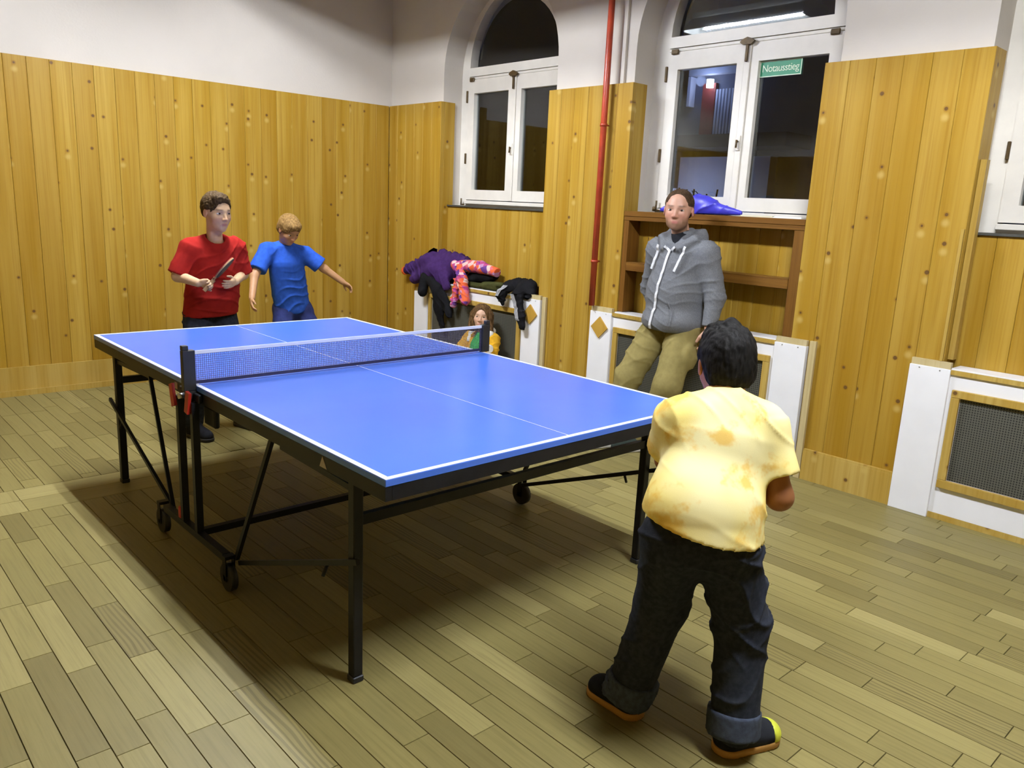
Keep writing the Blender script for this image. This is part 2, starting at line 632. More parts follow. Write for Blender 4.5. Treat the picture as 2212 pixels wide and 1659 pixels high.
# ceiling and walls
structure(box('ceiling', (X_BACK - 0.3, YS - 0.2, Z_CEIL), (XE + 0.2, 3.0, Z_CEIL + 0.1), CEIL), 'plain white plaster ceiling above the lamps', 'ceiling')
wall_back = structure(box('wall_back', (X_BACK - 0.30, YS - 0.2, -0.08), (X_BACK - 0.022, 2.98, Z_CEIL), PLASTER), 'white wall above tall spruce panelling behind the boys', 'wall')
outline = [(X_BACK - 0.022, -0.08)]
for a, b in NICHE:
    outline += notch(a, b, z0=-0.08)
outline += [(XE + 0.2, -0.08), (XE + 0.2, Z_CEIL), (X_BACK - 0.022, Z_CEIL)]
wall_win = structure(prism_holes([outline], 2.50, 2.96).build('wall_window', PLASTER), 'white wall with arched window niches above spruce panelling', 'wall')
NBACK = (2.562, 2.60, 2.562)         # front of the boards below each window sill
for (a, b), nb in zip(NICHE, NBACK):
    box('parapet', (a, nb + 0.017, -0.06), (b, 2.95, 1.484), PLASTER, wall_win)
wall_side = structure(box('wall_side', (X_BACK - 0.022, YS - 0.2, -0.08), (XE + 0.2, YS, Z_CEIL), PLASTER), 'white wall behind the photographer, panelled below', 'wall')
wall_front = structure(box('wall_front', (XE, YS, -0.08), (XE + 0.2, 2.50, Z_CEIL), PLASTER), 'white end wall opposite the panelled back wall', 'wall')

_board_cache = {}


def board(parent, w, h, t, loc, rz=0.0, mat=None, name='board'):
    key = (round(w, 4), round(h, 4), round(t, 4), name, (mat or SPRUCE).name)
    if key not in _board_cache:
        g, e = 0.0006, 0.0022
        mb = MB()
        # front face slightly chamfered along both long edges: a fine V joint
        pr = [(-w / 2 + g, t), (-w / 2 + g, e), (-w / 2 + g + e, 0), (w / 2 - g - e, 0), (w / 2 - g, e), (w / 2 - g, t)]
        lo = [mb.b.verts.new((x, yy, 0)) for x, yy in pr]
        hi = [mb.b.verts.new((x, yy, h)) for x, yy in pr]
        n = len(pr)
        for i in range(n):
            mb.b.faces.new((lo[i], lo[(i + 1) % n], hi[(i + 1) % n], hi[i]))
        mb.b.faces.new(lo[::-1])
        mb.b.faces.new(hi)
        o = mb.build(name, mat or SPRUCE, parent, loc=loc, rz=rz)
        _board_cache[key] = o.data
        return o
    o = bpy.data.objects.new(name, _board_cache[key])
    o.location = loc
    o.rotation_euler = (0, 0, rz)
    return link(o, parent)


def board_row_x(parent, x0, x1, yf, z0, z1, t, want=0.141):
    n = max(1, round((x1 - x0) / want))
    w = (x1 - x0) / n
    for i in range(n):
        board(parent, w, z1 - z0, t, (x0 + w * (i + 0.5), yf + random.uniform(0, 0.0015), z0))


n_b = round((2.46 - YS) / 0.142)
for i in range(n_b):
    w = (2.46 - YS) / n_b
    board(wall_back, w, Z_PAN - 0.03, 0.02, (X_BACK - random.uniform(0, 0.0015), YS + w * (i + 0.5), 0.03), math.pi / 2)
for x0, x1 in ((X_BACK, -2.643), (-1.325, -0.52), (0.835, 1.692), (3.06, XE)):
    board_row_x(wall_win, x0, x1, Y_WIN, 0.02, Z_PAN, 0.038)
for (a, b), nb in zip(NICHE, NBACK):
    board_row_x(wall_win, a, b, nb, 0.0, 1.483, 0.014)
# boards lining the niche sides
for x, s in ((-2.654, 1), (-0.532, 1), (1.680, 1)):
    board(wall_win, 0.115, Z_PAN - 0.8, 0.022, (x + 0.011 * s, Y_WIN + 0.0975, 0.8), math.pi / 2, name='lining_board')
for x in (-1.308, 0.858, 3.074):
    board(wall_win, 0.115, Z_PAN - 0.8, 0.022, (x - 0.011, Y_WIN + 0.0975, 0.8), -math.pi / 2, name='lining_board')
# panelling on the two walls behind the camera
n_s = 36
for i in range(n_s):
    w = (XE - X_BACK) / n_s
    board(wall_side, w, Z_PAN - 0.02, 0.02, (X_BACK + w * (i + 0.5), YS + 0.021, 0.02), math.pi)
for i in range(20):
    w = (2.46 - YS) / 20
    board(wall_front, w, Z_PAN - 0.02, 0.02, (XE - 0.021, YS + w * (i + 0.5), 0.02), -math.pi / 2)

# skirting
bb = MB().box((X_BACK + 0.002, YS + 0.03, 0.0), (X_BACK + 0.022, 2.43, 0.21)).box((X_BACK + 0.0225, YS + 0.03, 0.0), (X_BACK + 0.04, 2.43, 0.042)).build('baseboard_back', SPRUCE_PLAIN)
structure(bb, 'pale spruce skirting along the back wall', 'baseboard')
for i, (x0, x1) in enumerate(((X_BACK + 0.04, -2.95), (-1.215, -0.745), (1.01, 1.535), (3.31, XE - 0.05))):
    o = MB().box((x0, Y_WIN - 0.022, 0.0), (x1, Y_WIN - 0.002, 0.175)).box((x0, Y_WIN - 0.020, 0.1752), (x1, Y_WIN - 0.002, 0.188)).build('baseboard_window', SPRUCE_PLAIN)
    structure(o, ('pale skirting in the far corner under the panelling', 'pale skirting below the red pipe', 'pale skirting between the two white radiator covers near the window', 'pale skirting beyond the last radiator cover')[i], 'baseboard')


# ------------------------------------------------------------------ windows
def half_disc(cx, r, zc, zb, n=24):
    return [(cx - r, zb)] + [(cx - r * math.cos(math.pi * k / n), zc + r * math.sin(math.pi * k / n)) for k in range(n + 1)] + [(cx + r, zb)]


def rect(x0, x1, z0, z1):
    return [(x0, z0), (x0, z1), (x1, z1), (x1, z0)]


def make_window(i, niche, cx, r, rg, zl, label):
    """rg: half width of the casement glass; zl: bottom of the arched pane"""
    a, b = niche
    hw = rg + 0.085
    w = empty('window_%d' % i, (0, 0, 0))
    structure(w, label, 'window')
    tr = zl - 0.085
    prism_holes([notch(a, b, z0=1.485, grow=0.012), half_disc(cx, hw, zl, 1.545)], 2.705, 2.79).build('casing', WINPAINT, w)
    box('transom', (cx - hw, 2.698, tr - 0.008), (cx + hw, 2.775, tr + 0.012), WINPAINT, w, 0.002)
    up = prism_holes([half_disc(cx, hw - 0.004, zl, tr + 0.015), half_disc(cx, r, zl, zl)], 2.688, 2.745).build('arched_sash', WINPAINT, w)
    prism_holes([half_disc(cx, r + 0.004, zl, zl - 0.004)], 2.722, 2.726).build('pane', GLASS, up)
    for s in (-1, 1):
        x0, x1 = sorted((cx + s * 0.006, cx + s * (hw - 0.004)))
        g0, g1 = sorted((cx + s * 0.078, cx + s * rg))
        sa = prism_holes([rect(x0, x1, 1.552, tr - 0.012), rect(g0, g1, 1.638, tr - 0.125)], 2.688, 2.745).build('casement_sash', WINPAINT, w)
        box('pane', (g0 - 0.004, 2.722, 1.634), (g1 + 0.004, 2.726, tr - 0.121), GLASS, sa)
        hx = cx + s * (hw - 0.06)
        box('hinge', (hx - 0.028, 2.672, tr - 0.028), (hx + 0.028, 2.6875, tr + 0.004), BRASS, w, 0.004)
        box('hinge', (cx + s * (hw + 0.003) - 0.008, 2.675, tr - 0.20), (cx + s * (hw + 0.003) + 0.008, 2.704, tr - 0.10), BRASS, w, 0.003)
        box('hinge', (cx + s * (hw + 0.003) - 0.008, 2.675, 1.86), (cx + s * (hw + 0.003) + 0.008, 2.704, 1.95), BRASS, w, 0.003)
    box('cover_strip', (cx - 0.022, 2.676, 1.553), (cx + 0.022, 2.6875, tr - 0.013), WINPAINT, w, 0.003)
    # top latch: a lens shaped wing on a bolt
    lock = MB()
    lock.prism([(cx - 0.052, tr - 0.008), (cx - 0.03, tr + 0.008), (cx, tr + 0.018), (cx + 0.03, tr + 0.008), (cx + 0.052, tr - 0.008), (cx + 0.03, tr - 0.026), (cx - 0.03, tr - 0.026)], 2.655, 2.674)
    lock.box((cx - 0.009, 2.66, tr - 0.125), (cx + 0.009, 2.675, tr - 0.02), 0.003)
    lock.build('latch', BRASS, w)
    hd = MB().prism([(cx - 0.014, 1.93), (cx - 0.014, 2.02), (cx + 0.014, 2.02), (cx + 0.014, 1.93)], 2.668, 2.6755).build('handle_plate', WINPAINT, w)
    MB().tube([(cx, 2.668, 1.985), (cx, 2.650, 1.985)], 0.006).tube([(cx, 2.654, 1.993), (cx, 2.652, 1.945)], 0.0065).build('handle', BRASS, hd)
    box('rain_bar', (cx - hw, 2.672, 1.515), (cx + hw, 2.704, 1.545), WINPAINT, w, 0.003)
    box('sill', (a + 0.024, 2.548, 1.485), (b - 0.03, 2.704, 1.498), SILL_DARK, w)
    return w


w1 = make_window(1, NICHE[0], -1.955, 0.50, 0.522, 2.660, 'arched white window nearest the far corner')
w2 = make_window(2, NICHE[1], 0.200, 0.536, 0.535, 2.675, 'arched white window with green sign behind the standing man')
w3 = make_window(3, NICHE[2], 2.375, 0.536, 0.535, 2.670, 'arched white window cut by the picture edge')
# brass stay on the low corner of the middle window
MB().tube([(-0.40, 2.66, 1.528), (-0.398, 2.66, 1.60)], 0.007).tube([(-0.41, 2.655, 1.53), (-0.405, 2.65, 1.555)], 0.014).tube([(-0.40, 2.66, 1.532), (-0.31, 2.655, 1.534)], 0.006).build('window_stay', BRASS, w2)
MB().tube([(-2.585, 2.665, 1.503), (-2.585, 2.665, 1.56)], 0.007).tube([(-2.585, 2.66, 1.506), (-2.53, 2.655, 1.508)], 0.006).build('window_stay', BRASS, w1)

# emergency exit sign on the right-hand pane
sign = empty('exit_sign', (0.416, 2.7215, 2.415))
tag(sign, 'small green sign reading Notausstieg stuck on the window pane', 'sign')
box('plate', (-0.139, -0.006, -0.046), (0.139, 0.0, 0.046), SIGN_GREEN, sign)
MB().box((-0.139, -0.0075, -0.046), (0.139, -0.0062, -0.041)).box((-0.139, -0.0075, 0.041), (0.139, -0.0062, 0.046)).box((-0.139, -0.0075, -0.041), (-0.134, -0.0062, 0.041)).box((0.134, -0.0075, -0.041), (0.139, -0.0062, 0.041)).build('border', SIGN_WHITE, sign)
cu = bpy.data.curves.new('lettering', 'FONT')
cu.body = 'Notausstieg'
cu.align_x, cu.align_y = 'CENTER', 'CENTER'
cu.size = 0.058
cu.extrude = 0.0006
cu.space_character = 0.92
tmp = bpy.data.objects.new('tmp_text', cu)
COL.objects.link(tmp)
dg = bpy.context.evaluated_depsgraph_get()
me = bpy.data.meshes.new_from_object(tmp.evaluated_get(dg))
bpy.data.objects.remove(tmp)
xs = [v.co.x for v in me.vertices]
k = 0.245 / (max(xs) - min(xs))
for v in me.vertices:
    v.co.x *= k
    v.co.y *= 1.05
me.materials.clear()
me.materials.append(SIGN_WHITE)
o = bpy.data.objects.new('lettering', me)
o.location = (0, -0.0072, 0.002)
o.rotation_euler = (math.pi / 2, 0, 0)
link(o, sign)


# ------------------------------------------------------------------ outside in the dark
NIGHT_WALL = plain('night_render', (0.12, 0.13, 0.17), 0.9, var=0.1, vscale=3)
NIGHT_PALE = plain('pale_render', (0.62, 0.64, 0.72), 0.9, var=0.08, vscale=2)
DOOR_RED = plain('red_door', (0.30, 0.05, 0.04), 0.5)
NIGHT_DARK = plain('dark_slab', (0.03, 0.03, 0.035), 0.8)
opp = empty('opposite_building', (-2.5, 7.0, 0))
tag(opp, 'dim blue lit house front with red door seen through the window', 'building')


def ob(name, lo, hi, m, parent=opp):
    l = Vector((-2.5, 7.0, 0)) if parent is opp else Vector((0, 0, 0))
    return box(name, tuple(Vector(lo) - l), tuple(Vector(hi) - l), m, parent)


ob('wall', (-9, 7.02, -0.5), (5, 7.3, 6.5), NIGHT_WALL)
ob('lower_wall', (-3.29, 6.85, 0.0), (-2.0, 7.015, 2.22), NIGHT_PALE)
ob('balcony_slab', (-3.4, 6.45, 2.30), (-1.6, 7.015, 2.45), NIGHT_DARK)
ob('lintel', (-3.31, 6.9, 3.22), (-2.2, 7.015, 3.42), NIGHT_PALE)
ob('jamb', (-3.31, 6.9, 2.85), (-3.27, 7.015, 3.21), NIGHT_PALE)
dr = ob('door', (-3.12, 6.96, 2.46), (-2.93, 7.015, 3.12), DOOR_RED)
for k in range(6):
    ob('slat', (-2.91 + k * 0.045, 6.95, 2.47), (-2.885 + k * 0.045, 7.01, 3.04), NIGHT_PALE)
lampo = MB().tube([(-0.49, -0.08, 3.06), (-0.49, -0.08, 3.16)], 0.045, 12).build('wall_lamp', emit_mat('door_lamp', (0.75, 0.8, 1.0), 9.0), opp)
for loc, e in (((-2.98, 6.70, 3.11), 6.0), ((-2.95, 6.30, 1.75), 9.0)):  # first: the door lamp; second: added fill brightening the lower wall, no fitting
    L = bpy.data.lights.new('door_and_fill_light', 'POINT')
    L.energy = e
    L.color = (0.45, 0.55, 1.0)
    L.shadow_soft_size = 0.06
    o = bpy.data.objects.new('door_and_fill_light', L)
    o.location = loc
    link(o)
shrub = MB()
rs = random.Random(3)
for k in range(60):
    bx, by, bz = rs.uniform(-2.95, -2.4), rs.uniform(6.0, 6.3), 0.6
    t = Vector((rs.uniform(-0.15, 0.15), rs.uniform(-0.1, 0.1), rs.uniform(0.9, 1.22)))
    shrub.bar((bx, by, bz), Vector((bx, by, bz)) + t, 0.028, 0.006)
shrub.box((-3.1, 5.95, -0.3), (-2.3, 6.35, 0.7))
sh = shrub.build('shrub', plain('dark_leaves', (0.012, 0.014, 0.01), 0.8))
tag(sh, 'dark spiky shrub silhouette outside the middle window', 'shrub')
gr = structure(box('ground', (-14, 3.0, -0.6), (10, 12, -0.5), NIGHT_DARK), 'dark yard outside the windows', 'ground')


# ------------------------------------------------------------------ ceiling fittings
def make_lamp(cx, label):
    t = empty('ceiling_lamp', (cx, LAMP_Y, LAMP_Z))
    tag(t, label, 'lamp', 'fluorescent fittings over the table')
    h = 0.62
    box('housing', (-h - 0.03, -0.09, 0.06), (h + 0.03, 0.09, 0.12), WHITE_ENAMEL, t)
    mb = MB()
    for s in (-1, 1):
        mb.bar((-h - 0.03, s * 0.172, -0.005), (h + 0.03, s * 0.172, -0.005), 0.006, 0.20, up=(0, s * 0.75, -0.66))
    mb.build('reflector', WHITE_ENAMEL, t)
    for e in (-1, 1):
        box('end_plate', (e * (h + 0.036) - 0.003, -0.235, -0.078), (e * (h + 0.036) + 0.003, 0.235, 0.06), WHITE_ENAMEL, t)
    for s in (-1, 1):
        MB().tube([(-h + 0.02, s * 0.08, 0), (h - 0.02, s * 0.08, 0)], 0.014, 10).build('tube', TUBE, t)
        for e in (-1, 1):
            box('tube_holder', (e * (h - 0.005) - 0.012, s * 0.08 - 0.015, -0.018), (e * (h - 0.005) + 0.012, s * 0.08 + 0.015, 0.059), WHITE_ENAMEL, t)
    for e in (-0.4, 0.4):
        MB().tube([(e, 0, 0.12), (e, 0, Z_CEIL - LAMP_Z)], 0.006, 6).build('hanger', WHITE_ENAMEL, t)
    return t


make_lamp(LAMP_X[0], 'twin tube ceiling lamp over the far end of the table')
make_lamp(LAMP_X[1], 'twin tube ceiling lamp over the near end of the table')


# ------------------------------------------------------------------ radiator covers
def make_cover(x0, x1, sw, label, ztl=0.80, ztr=0.80, diamonds=(), strip=None, niche=None):
    t = empty('radiator_cover', ((x0 + x1) / 2, 2.44, 0))
    tag(t, label, 'radiator cover', 'white radiator covers below the windows')
    ox, oy = (x0 + x1) / 2, 2.44

    def b(name, lo, hi, m, par=t, bev=0.0):
        return box(name, (lo[0] - ox, lo[1] - oy, lo[2]), (hi[0] - ox, hi[1] - oy, hi[2]), m, par, bev)
    yf = 2.425
    i0, i1 = x0 + sw, x1 - sw
    for (s0, s1, zt) in ((x0, i0, ztl), (i1, x1, ztr)):
        st = b('stile', (s0, yf, 0.0), (s1, Y_WIN - 0.003, zt), LAM, t, 0.0015)
        b('cap_strip', (s0 + 0.004, yf + 0.008, zt + 0.0005), (s1 - 0.004, Y_WIN - 0.003, zt + 0.034), PALE_STRIP, st)
        for k in (0.25, 0.75):
            sx = s0 + (s1 - s0) * k
            MB().tube([(sx - ox, yf - 0.0015 - oy, zt - 0.012), (sx - ox, yf + 0.002 - oy, zt - 0.012)], 0.004, 8).build('screw', STEEL, st)
    for s in diamonds:
        s0, s1 = (x0, i0) if s < 0 else (i1, x1)
        c = (s0 + s1) / 2 - ox
        mb = MB().prism([(c, 0.605), (c - 0.078, 0.683), (c, 0.762), (c + 0.078, 0.683)], yf - 0.012 - oy, yf - 0.0005 - oy)
        mb.build('diamond', wood_boards('veneer_diamond', (0.40, 0.22, 0.03), (0.50, 0.30, 0.05), (0.55, 0.34, 0.07), knots=False), t)
    fo = (i0 + 0.022, i1 - 0.022, 0.177, 0.704)
    fi = (fo[0] + 0.042, fo[1] - 0.042, fo[2] + 0.045, fo[3] - 0.04)
    yp0, yp1 = 2.443, Y_WIN - 0.003
    lp = [[(x - ox, z) for x, z in rect(i0, i1, 0.032, 0.778)], [(x - ox, z) for x, z in rect(*fi)]]
    prism_holes(lp, yp0 - oy, yp1 - oy).build('panel', LAM, t)
    yg0, yg1 = 2.423, 2.4425
    for (a, c, e, d) in ((fo[0], fo[1], fo[2], fi[2]), (fo[0], fo[1], fi[3], fo[3]), (fo[0], fi[0], fi[2], fi[3]), (fi[1], fo[1], fi[2], fi[3])):
        b('frame_rail', (a + 0.0005, yg0, e + 0.0005), (c - 0.0005, yg1, d - 0.0005), SPRUCE_PLAIN, t, 0.002)
    b('grille', (fi[0] - 0.004, 2.4435, fi[2] - 0.004), (fi[1] + 0.004, 2.4455, fi[3] + 0.004), GRILLE, t)
    b('base_strip', (i0, 2.44, 0.0), (i1, Y_WIN - 0.003, 0.031), SPRUCE_PLAIN, t)
    n0, n1 = max(i0, niche[0] + 0.03), min(i1, niche[1] - 0.075)
    lg = b('ledge', (i0, 2.432, 0.779), (i1, Y_WIN - 0.003, 0.803), SPRUCE_PLAIN, t)
    b('ledge_top', (n0, 2.436, 0.8035), (n1, 2.559, 0.812), LAM, t)
    if strip:
        b('side_strip', (x1 + 0.012, 2.438, 0.0), (x1 + 0.05, Y_WIN - 0.003, 0.832), PALE_STRIP, t)
    return t


make_cover(-2.942, -1.268, 0.197, 'white radiator cover draped with coats behind the seated girl', 0.70, 0.805, (1,), True, NICHE[0])
make_cover(-0.737, 0.955, 0.203, 'white radiator cover the grey hooded man leans on', 0.797, 0.797, (-1,), True, NICHE[1])
make_cover(1.540, 3.245, 0.203, 'white radiator cover with mesh grille under the cut off window', 0.803, 0.803, (), None, NICHE[2])

# loose battens in the corner of the third niche
o = box('batten', (1.694, 2.500, 0.845), (1.722, 2.545, 1.85), SPRUCE_PLAIN)
tag(o, 'tall pale wooden batten standing in the window niche corner', 'batten')
o = box('batten', (1.676, 2.441, 0.839), (1.690, 2.458, 1.51), SPRUCE_PLAIN)
tag(o, 'short thin batten on the edge of the panelling above the radiator cover', 'batten')

# brown shelf in the middle niche
sh = empty('wall_shelf', (0.155, 2.53, 0.815))
tag(sh, 'brown stained wooden shelf in the niche behind the man', 'shelf')


def sb(name, lo, hi, bev=0.002):
    return MB().box((lo[0], lo[1], lo[2]), (hi[0], hi[1], hi[2]), bev)


def shelf_part(name, lo, hi, along):
    c = Vector(((lo[0] + hi[0]) / 2, (lo[1] + hi[1]) / 2, (lo[2] + hi[2]) / 2))
    h = Vector(hi) - c
    if along == 'z':
        o = MB().box(tuple(-h), tuple(h), 0.002).build(name, BROWN, sh)
    else:
        o = MB().box((-h.z, -h.y, -h.x), (h.z, h.y, h.x), 0.002).build(name, BROWN, sh)
        o.rotation_euler = (0, math.pi / 2, 0)
    o.location = c - Vector((0.155, 2.53, 0.815))
    return o


shelf_part('shelf_board', (-0.519, 2.468, 1.456), (0.833, 2.598, 1.484), 'x')
shelf_part('shelf_board', (-0.519, 2.464, 1.4845), (0.833, 2.546, 1.520), 'x')
shelf_part('shelf_board', (-0.474, 2.468, 1.11), (0.767, 2.598, 1.17), 'x')
shelf_part('side_post', (-0.519, 2.470, 0.815), (-0.475, 2.598, 1.4555), 'z')
shelf_part('side_post', (0.768, 2.470, 0.815), (0.832, 2.598, 1.4555), 'z')

# heating pipe and cable duct on the pier
pp = empty('heating_pipe', (-0.712, 2.405, 0.836))
tag(pp, 'red painted vertical pipe on the panelled pier', 'pipe')
MB().tube([(0, 0, 0), (0, 0, Z_CEIL - 0.837)], 0.0225, 14).build('pipe', RED_PAINT, pp)
for z in (0.31, 1.25):
    MB().tube([(0, 0, z), (0, 0, z + 0.018)], 0.027, 14).tube([(0, 0.02, z + 0.009), (0, 0.054, z + 0.009)], 0.005, 8).build('clamp', RED_PAINT, pp)
o = box('cable_duct', (-0.655, 2.478, 2.372), (-0.625, 2.4985, Z_CEIL - 0.001), PLASTER)
tag(o, 'slim white cable duct beside the red pipe', 'cable duct')


# ------------------------------------------------------------------ table tennis table
tt = empty('table_tennis_table', (0, 0, 0))
tag(tt, 'blue table tennis table with net on black folding steel frame', 'table')
HX, HY, ZT = 1.37, 0.7625, 0.76
for s in (-1, 1):
    x0, x1 = sorted((s * 0.004, s * HX))
    top = box('table_half', (x0, -HY, ZT - 0.022), (x1, HY, ZT), TABLE_BLUE, tt, 0.0015)
    e = 0.0009
    xe0, xe1 = sorted((s * (HX - 0.02), s * (HX - 0.001)))
    box('end_line', (xe0, -HY + 0.001, ZT + 0.0001), (xe1, HY - 0.001, ZT + e), LINE_WHITE, top)
    xs0, xs1 = sorted((s * 0.005, s * (HX - 0.0205)))
    for q in (-1, 1):
        y0, y1 = sorted((q * (HY - 0.02), q * (HY - 0.001)))
        box('side_line', (xs0, y0, ZT + 0.0001), (xs1, y1, ZT + e), LINE_WHITE, top)
    box('centre_line', (xs0, -0.0015, ZT + 0.0001), (xs1, 0.0015, ZT + e), LINE_WHITE, top)
    ap = MB()
    for q in (-1, 1):
        y0, y1 = sorted((q * (HY - 0.001), q * (HY - 0.024)))
        ap.box((x0 + 0.002, y0, ZT - 0.066), (x1 - 0.002, y1, ZT - 0.0225))
    xa0, xa1 = sorted((s * (HX - 0.001), s * (HX - 0.026)))
    ap.box((xa0, -HY + 0.0245, ZT - 0.066), (xa1, HY - 0.0245, ZT - 0.0225))
    xa0, xa1 = sorted((s * 0.006, s * 0.03))
    ap.box((xa0, -HY + 0.0245, ZT - 0.05), (xa1, HY - 0.0245, ZT - 0.0225))
    ap.build('apron', BLACK_METAL, tt)
    for q in (-1, 1):
        lx, ly = s * 1.145, q * 0.720
        leg = box('leg', (lx - 0.0175, ly - 0.0175, 0.022), (lx + 0.0175, ly + 0.0175, ZT - 0.0665), BLACK_METAL, tt, 0.003)
        box('rubber_foot', (lx - 0.020, ly - 0.020, 0.0), (lx + 0.020, ly + 0.020, 0.0215), BLACK_PLASTIC, leg, 0.003)
        MB().bar((lx - s * 0.0175, ly, 0.655), (s * 0.66, ly, 0.668), 0.016, 0.02).build('fold_bracket', BLACK_METAL, tt)
        MB().bar((s * 0.335, q * 0.757, 0.13), (s * 0.62, q * 0.735, ZT - 0.068), 0.016).build('strut', BLACK_METAL, tt)
        MB().bar((s * 0.345, q * 0.749, 0.115), (s * 1.205, q * 0.749, 0.445), 0.014, 0.018).build('link_bar', BLACK_METAL, tt)
        MB().tube([(s * 1.02, q * 0.749, 0.365), (s * 1.02, q * 0.765, 0.33)], 0.006, 8).build('pin', BLACK_METAL, tt)
    MB().bar((s * 1.145, -0.702, 0.555), (s * 1.145, 0.702, 0.555), 0.022, 0.034).build('leg_crossbar', BLACK_METAL, tt)

for q in (-1, 1):
    yc = q * 0.785
    fr = MB()
    fr.bar((-0.335, yc, 0.135), (0.305, yc, 0.135), 0.030, 0.030)
    fr.build('base_rail', BLACK_METAL, tt)
    for xu in (-0.112, 0.040):
        MB().bar((xu, yc, 0.1505), (xu, yc, 0.70), 0.028, 0.026, up=(1, 0, 0)).build('upright', BLACK_METAL, tt)
    for xw in (-0.385, 0.325):
        w = empty('castor')
        w.location = (xw, yc, 0.058)
        w.parent = tt
        MB().tube([(0, -0.013, 0), (0, 0.013, 0)], 0.056, 22).build('wheel', BLACK_PLASTIC, w)
        MB().tube([(0, -0.02, 0), (0, 0.02, 0)], 0.012, 10).build('hub', STEEL if q < 0 and xw > 0 else BLACK_PLASTIC, w)
        fk = MB()
        for e in (-1, 1):
            fk.box((-0.014, e * 0.018 - 0.002, -0.012), (0.014, e * 0.018 + 0.002, 0.078))
        fk.box((-0.016, -0.021, 0.0785), (0.016, 0.021, 0.092))
        fk.build('fork', BLACK_METAL, w)
    # folding catch below the net
    br = MB().box((-0.13, q * 0.772 - 0.008, 0.70), (0.075, q * 0.772 + 0.008, 0.735), 0.003)
    br.box((0.055, q * 0.742 - 0.012, 0.612), (0.16, q * 0.742 + 0.012, 0.690), 0.006)
    br.build('hinge_bracket', BLACK_METAL, tt)
    for xr, tilt in ((-0.125, 0.028), (0.02, -0.012)):
        MB().bar((xr - tilt, q * 0.802, 0.742), (xr + tilt * 0.2, q * 0.806, 0.655), 0.012, 0.034, up=(1, 0, 0)).build('red_catch', RED_PLASTIC, tt)
    MB().tube([(-0.035, q * 0.795, 0.715), (-0.035, q * 0.818, 0.715)], 0.012, 12).build('bolt', STEEL, tt)
    MB().box((-0.150, q * 0.785 - 0.017, 0.152), (-0.128, q * 0.785 + 0.017, 0.205), 0.004).build('red_stop', RED_PLASTIC, tt)
MB().bar((0.0, -0.769, 0.128), (0.0, 0.769, 0.128), 0.028, 0.028).build('base_crossbar', BLACK_METAL, tt)
# pale stickers on the long apron
MB().prism([(1.00, 0.699), (1.045, 0.699), (1.018, 0.735)], -HY - 0.0004, -HY + 0.0008).build('sticker', plain('sticker_silver', (0.38, 0.34, 0.30), 0.4), tt)
MB().box((-0.225, -HY - 0.0004, 0.704), (-0.195, -HY + 0.0008, 0.732)).build('sticker', plain('sticker_pink', (0.30, 0.18, 0.14), 0.4), tt)

# net with its two clamp posts
net = box('net_mesh', (-0.0006, -0.7615, 0.780), (0.0006, 0.7435, 0.888), NETM, tt)
box('net_tape', (-0.0035, -0.7615, 0.888), (0.0035, 0.7435, 0.902), LINE_WHITE, net)
box('net_hem', (-0.003, -0.7615, 0.766), (0.003, 0.7435, 0.7795), plain('net_hem_dark', (0.02, 0.02, 0.06), 0.7), net)
for q, ya, yb in ((-1, -0.812, -0.762), (1, 0.744, 0.794)):
    po = MB().box((-0.014, ya, 0.7605 if q > 0 else 0.742), (0.014, yb, 0.906), 0.002)
    ym = (ya + yb) / 2
    po.box((-0.012, min(ya, ym) if q < 0 else ym, 0.9062), (0.012, ym if q < 0 else yb, 0.926), 0.002)
    po.build('net_post', BLACK_PLASTIC, tt)
    cl = MB().box((-0.02, min(q * 0.7635, q * 0.80), 0.70), (0.02, max(q * 0.7635, q * 0.80), 0.7415))
    cl.tube([(0, q * 0.785, 0.66), (0, q * 0.785, 0.70)], 0.009, 10)
    cl.build('net_clamp', BLACK_PLASTIC, tt)


# ------------------------------------------------------------------ soft shapes: smooth unions of tapered capsules and ellipsoids
def V3(*a):
    return np.array(a if len(a) > 1 else a[0], dtype=np.float64)


def unit(v):
    v = V3(v)
    return v / np.linalg.norm(v)


def cap(a, b, ra, rb=None, k=0.02, flat=None, cut=False, op='+'):
    return dict(t='c', a=V3(a), b=V3(b), ra=ra, rb=ra if rb is None else rb, k=k, flat=flat, cut=cut, op=op)


def ell(c, r, R=None, k=0.02, op='+'):
    return dict(t='e', c=V3(c), r=V3(r), R=np.eye(3) if R is None else R, k=k, op=op)


def frame_of(f, u):
    """columns: right, forward, up"""
    f = unit(f)
    r = unit(np.cross(f, u))
    return np.stack([r, f, np.cross(r, f)], 1)


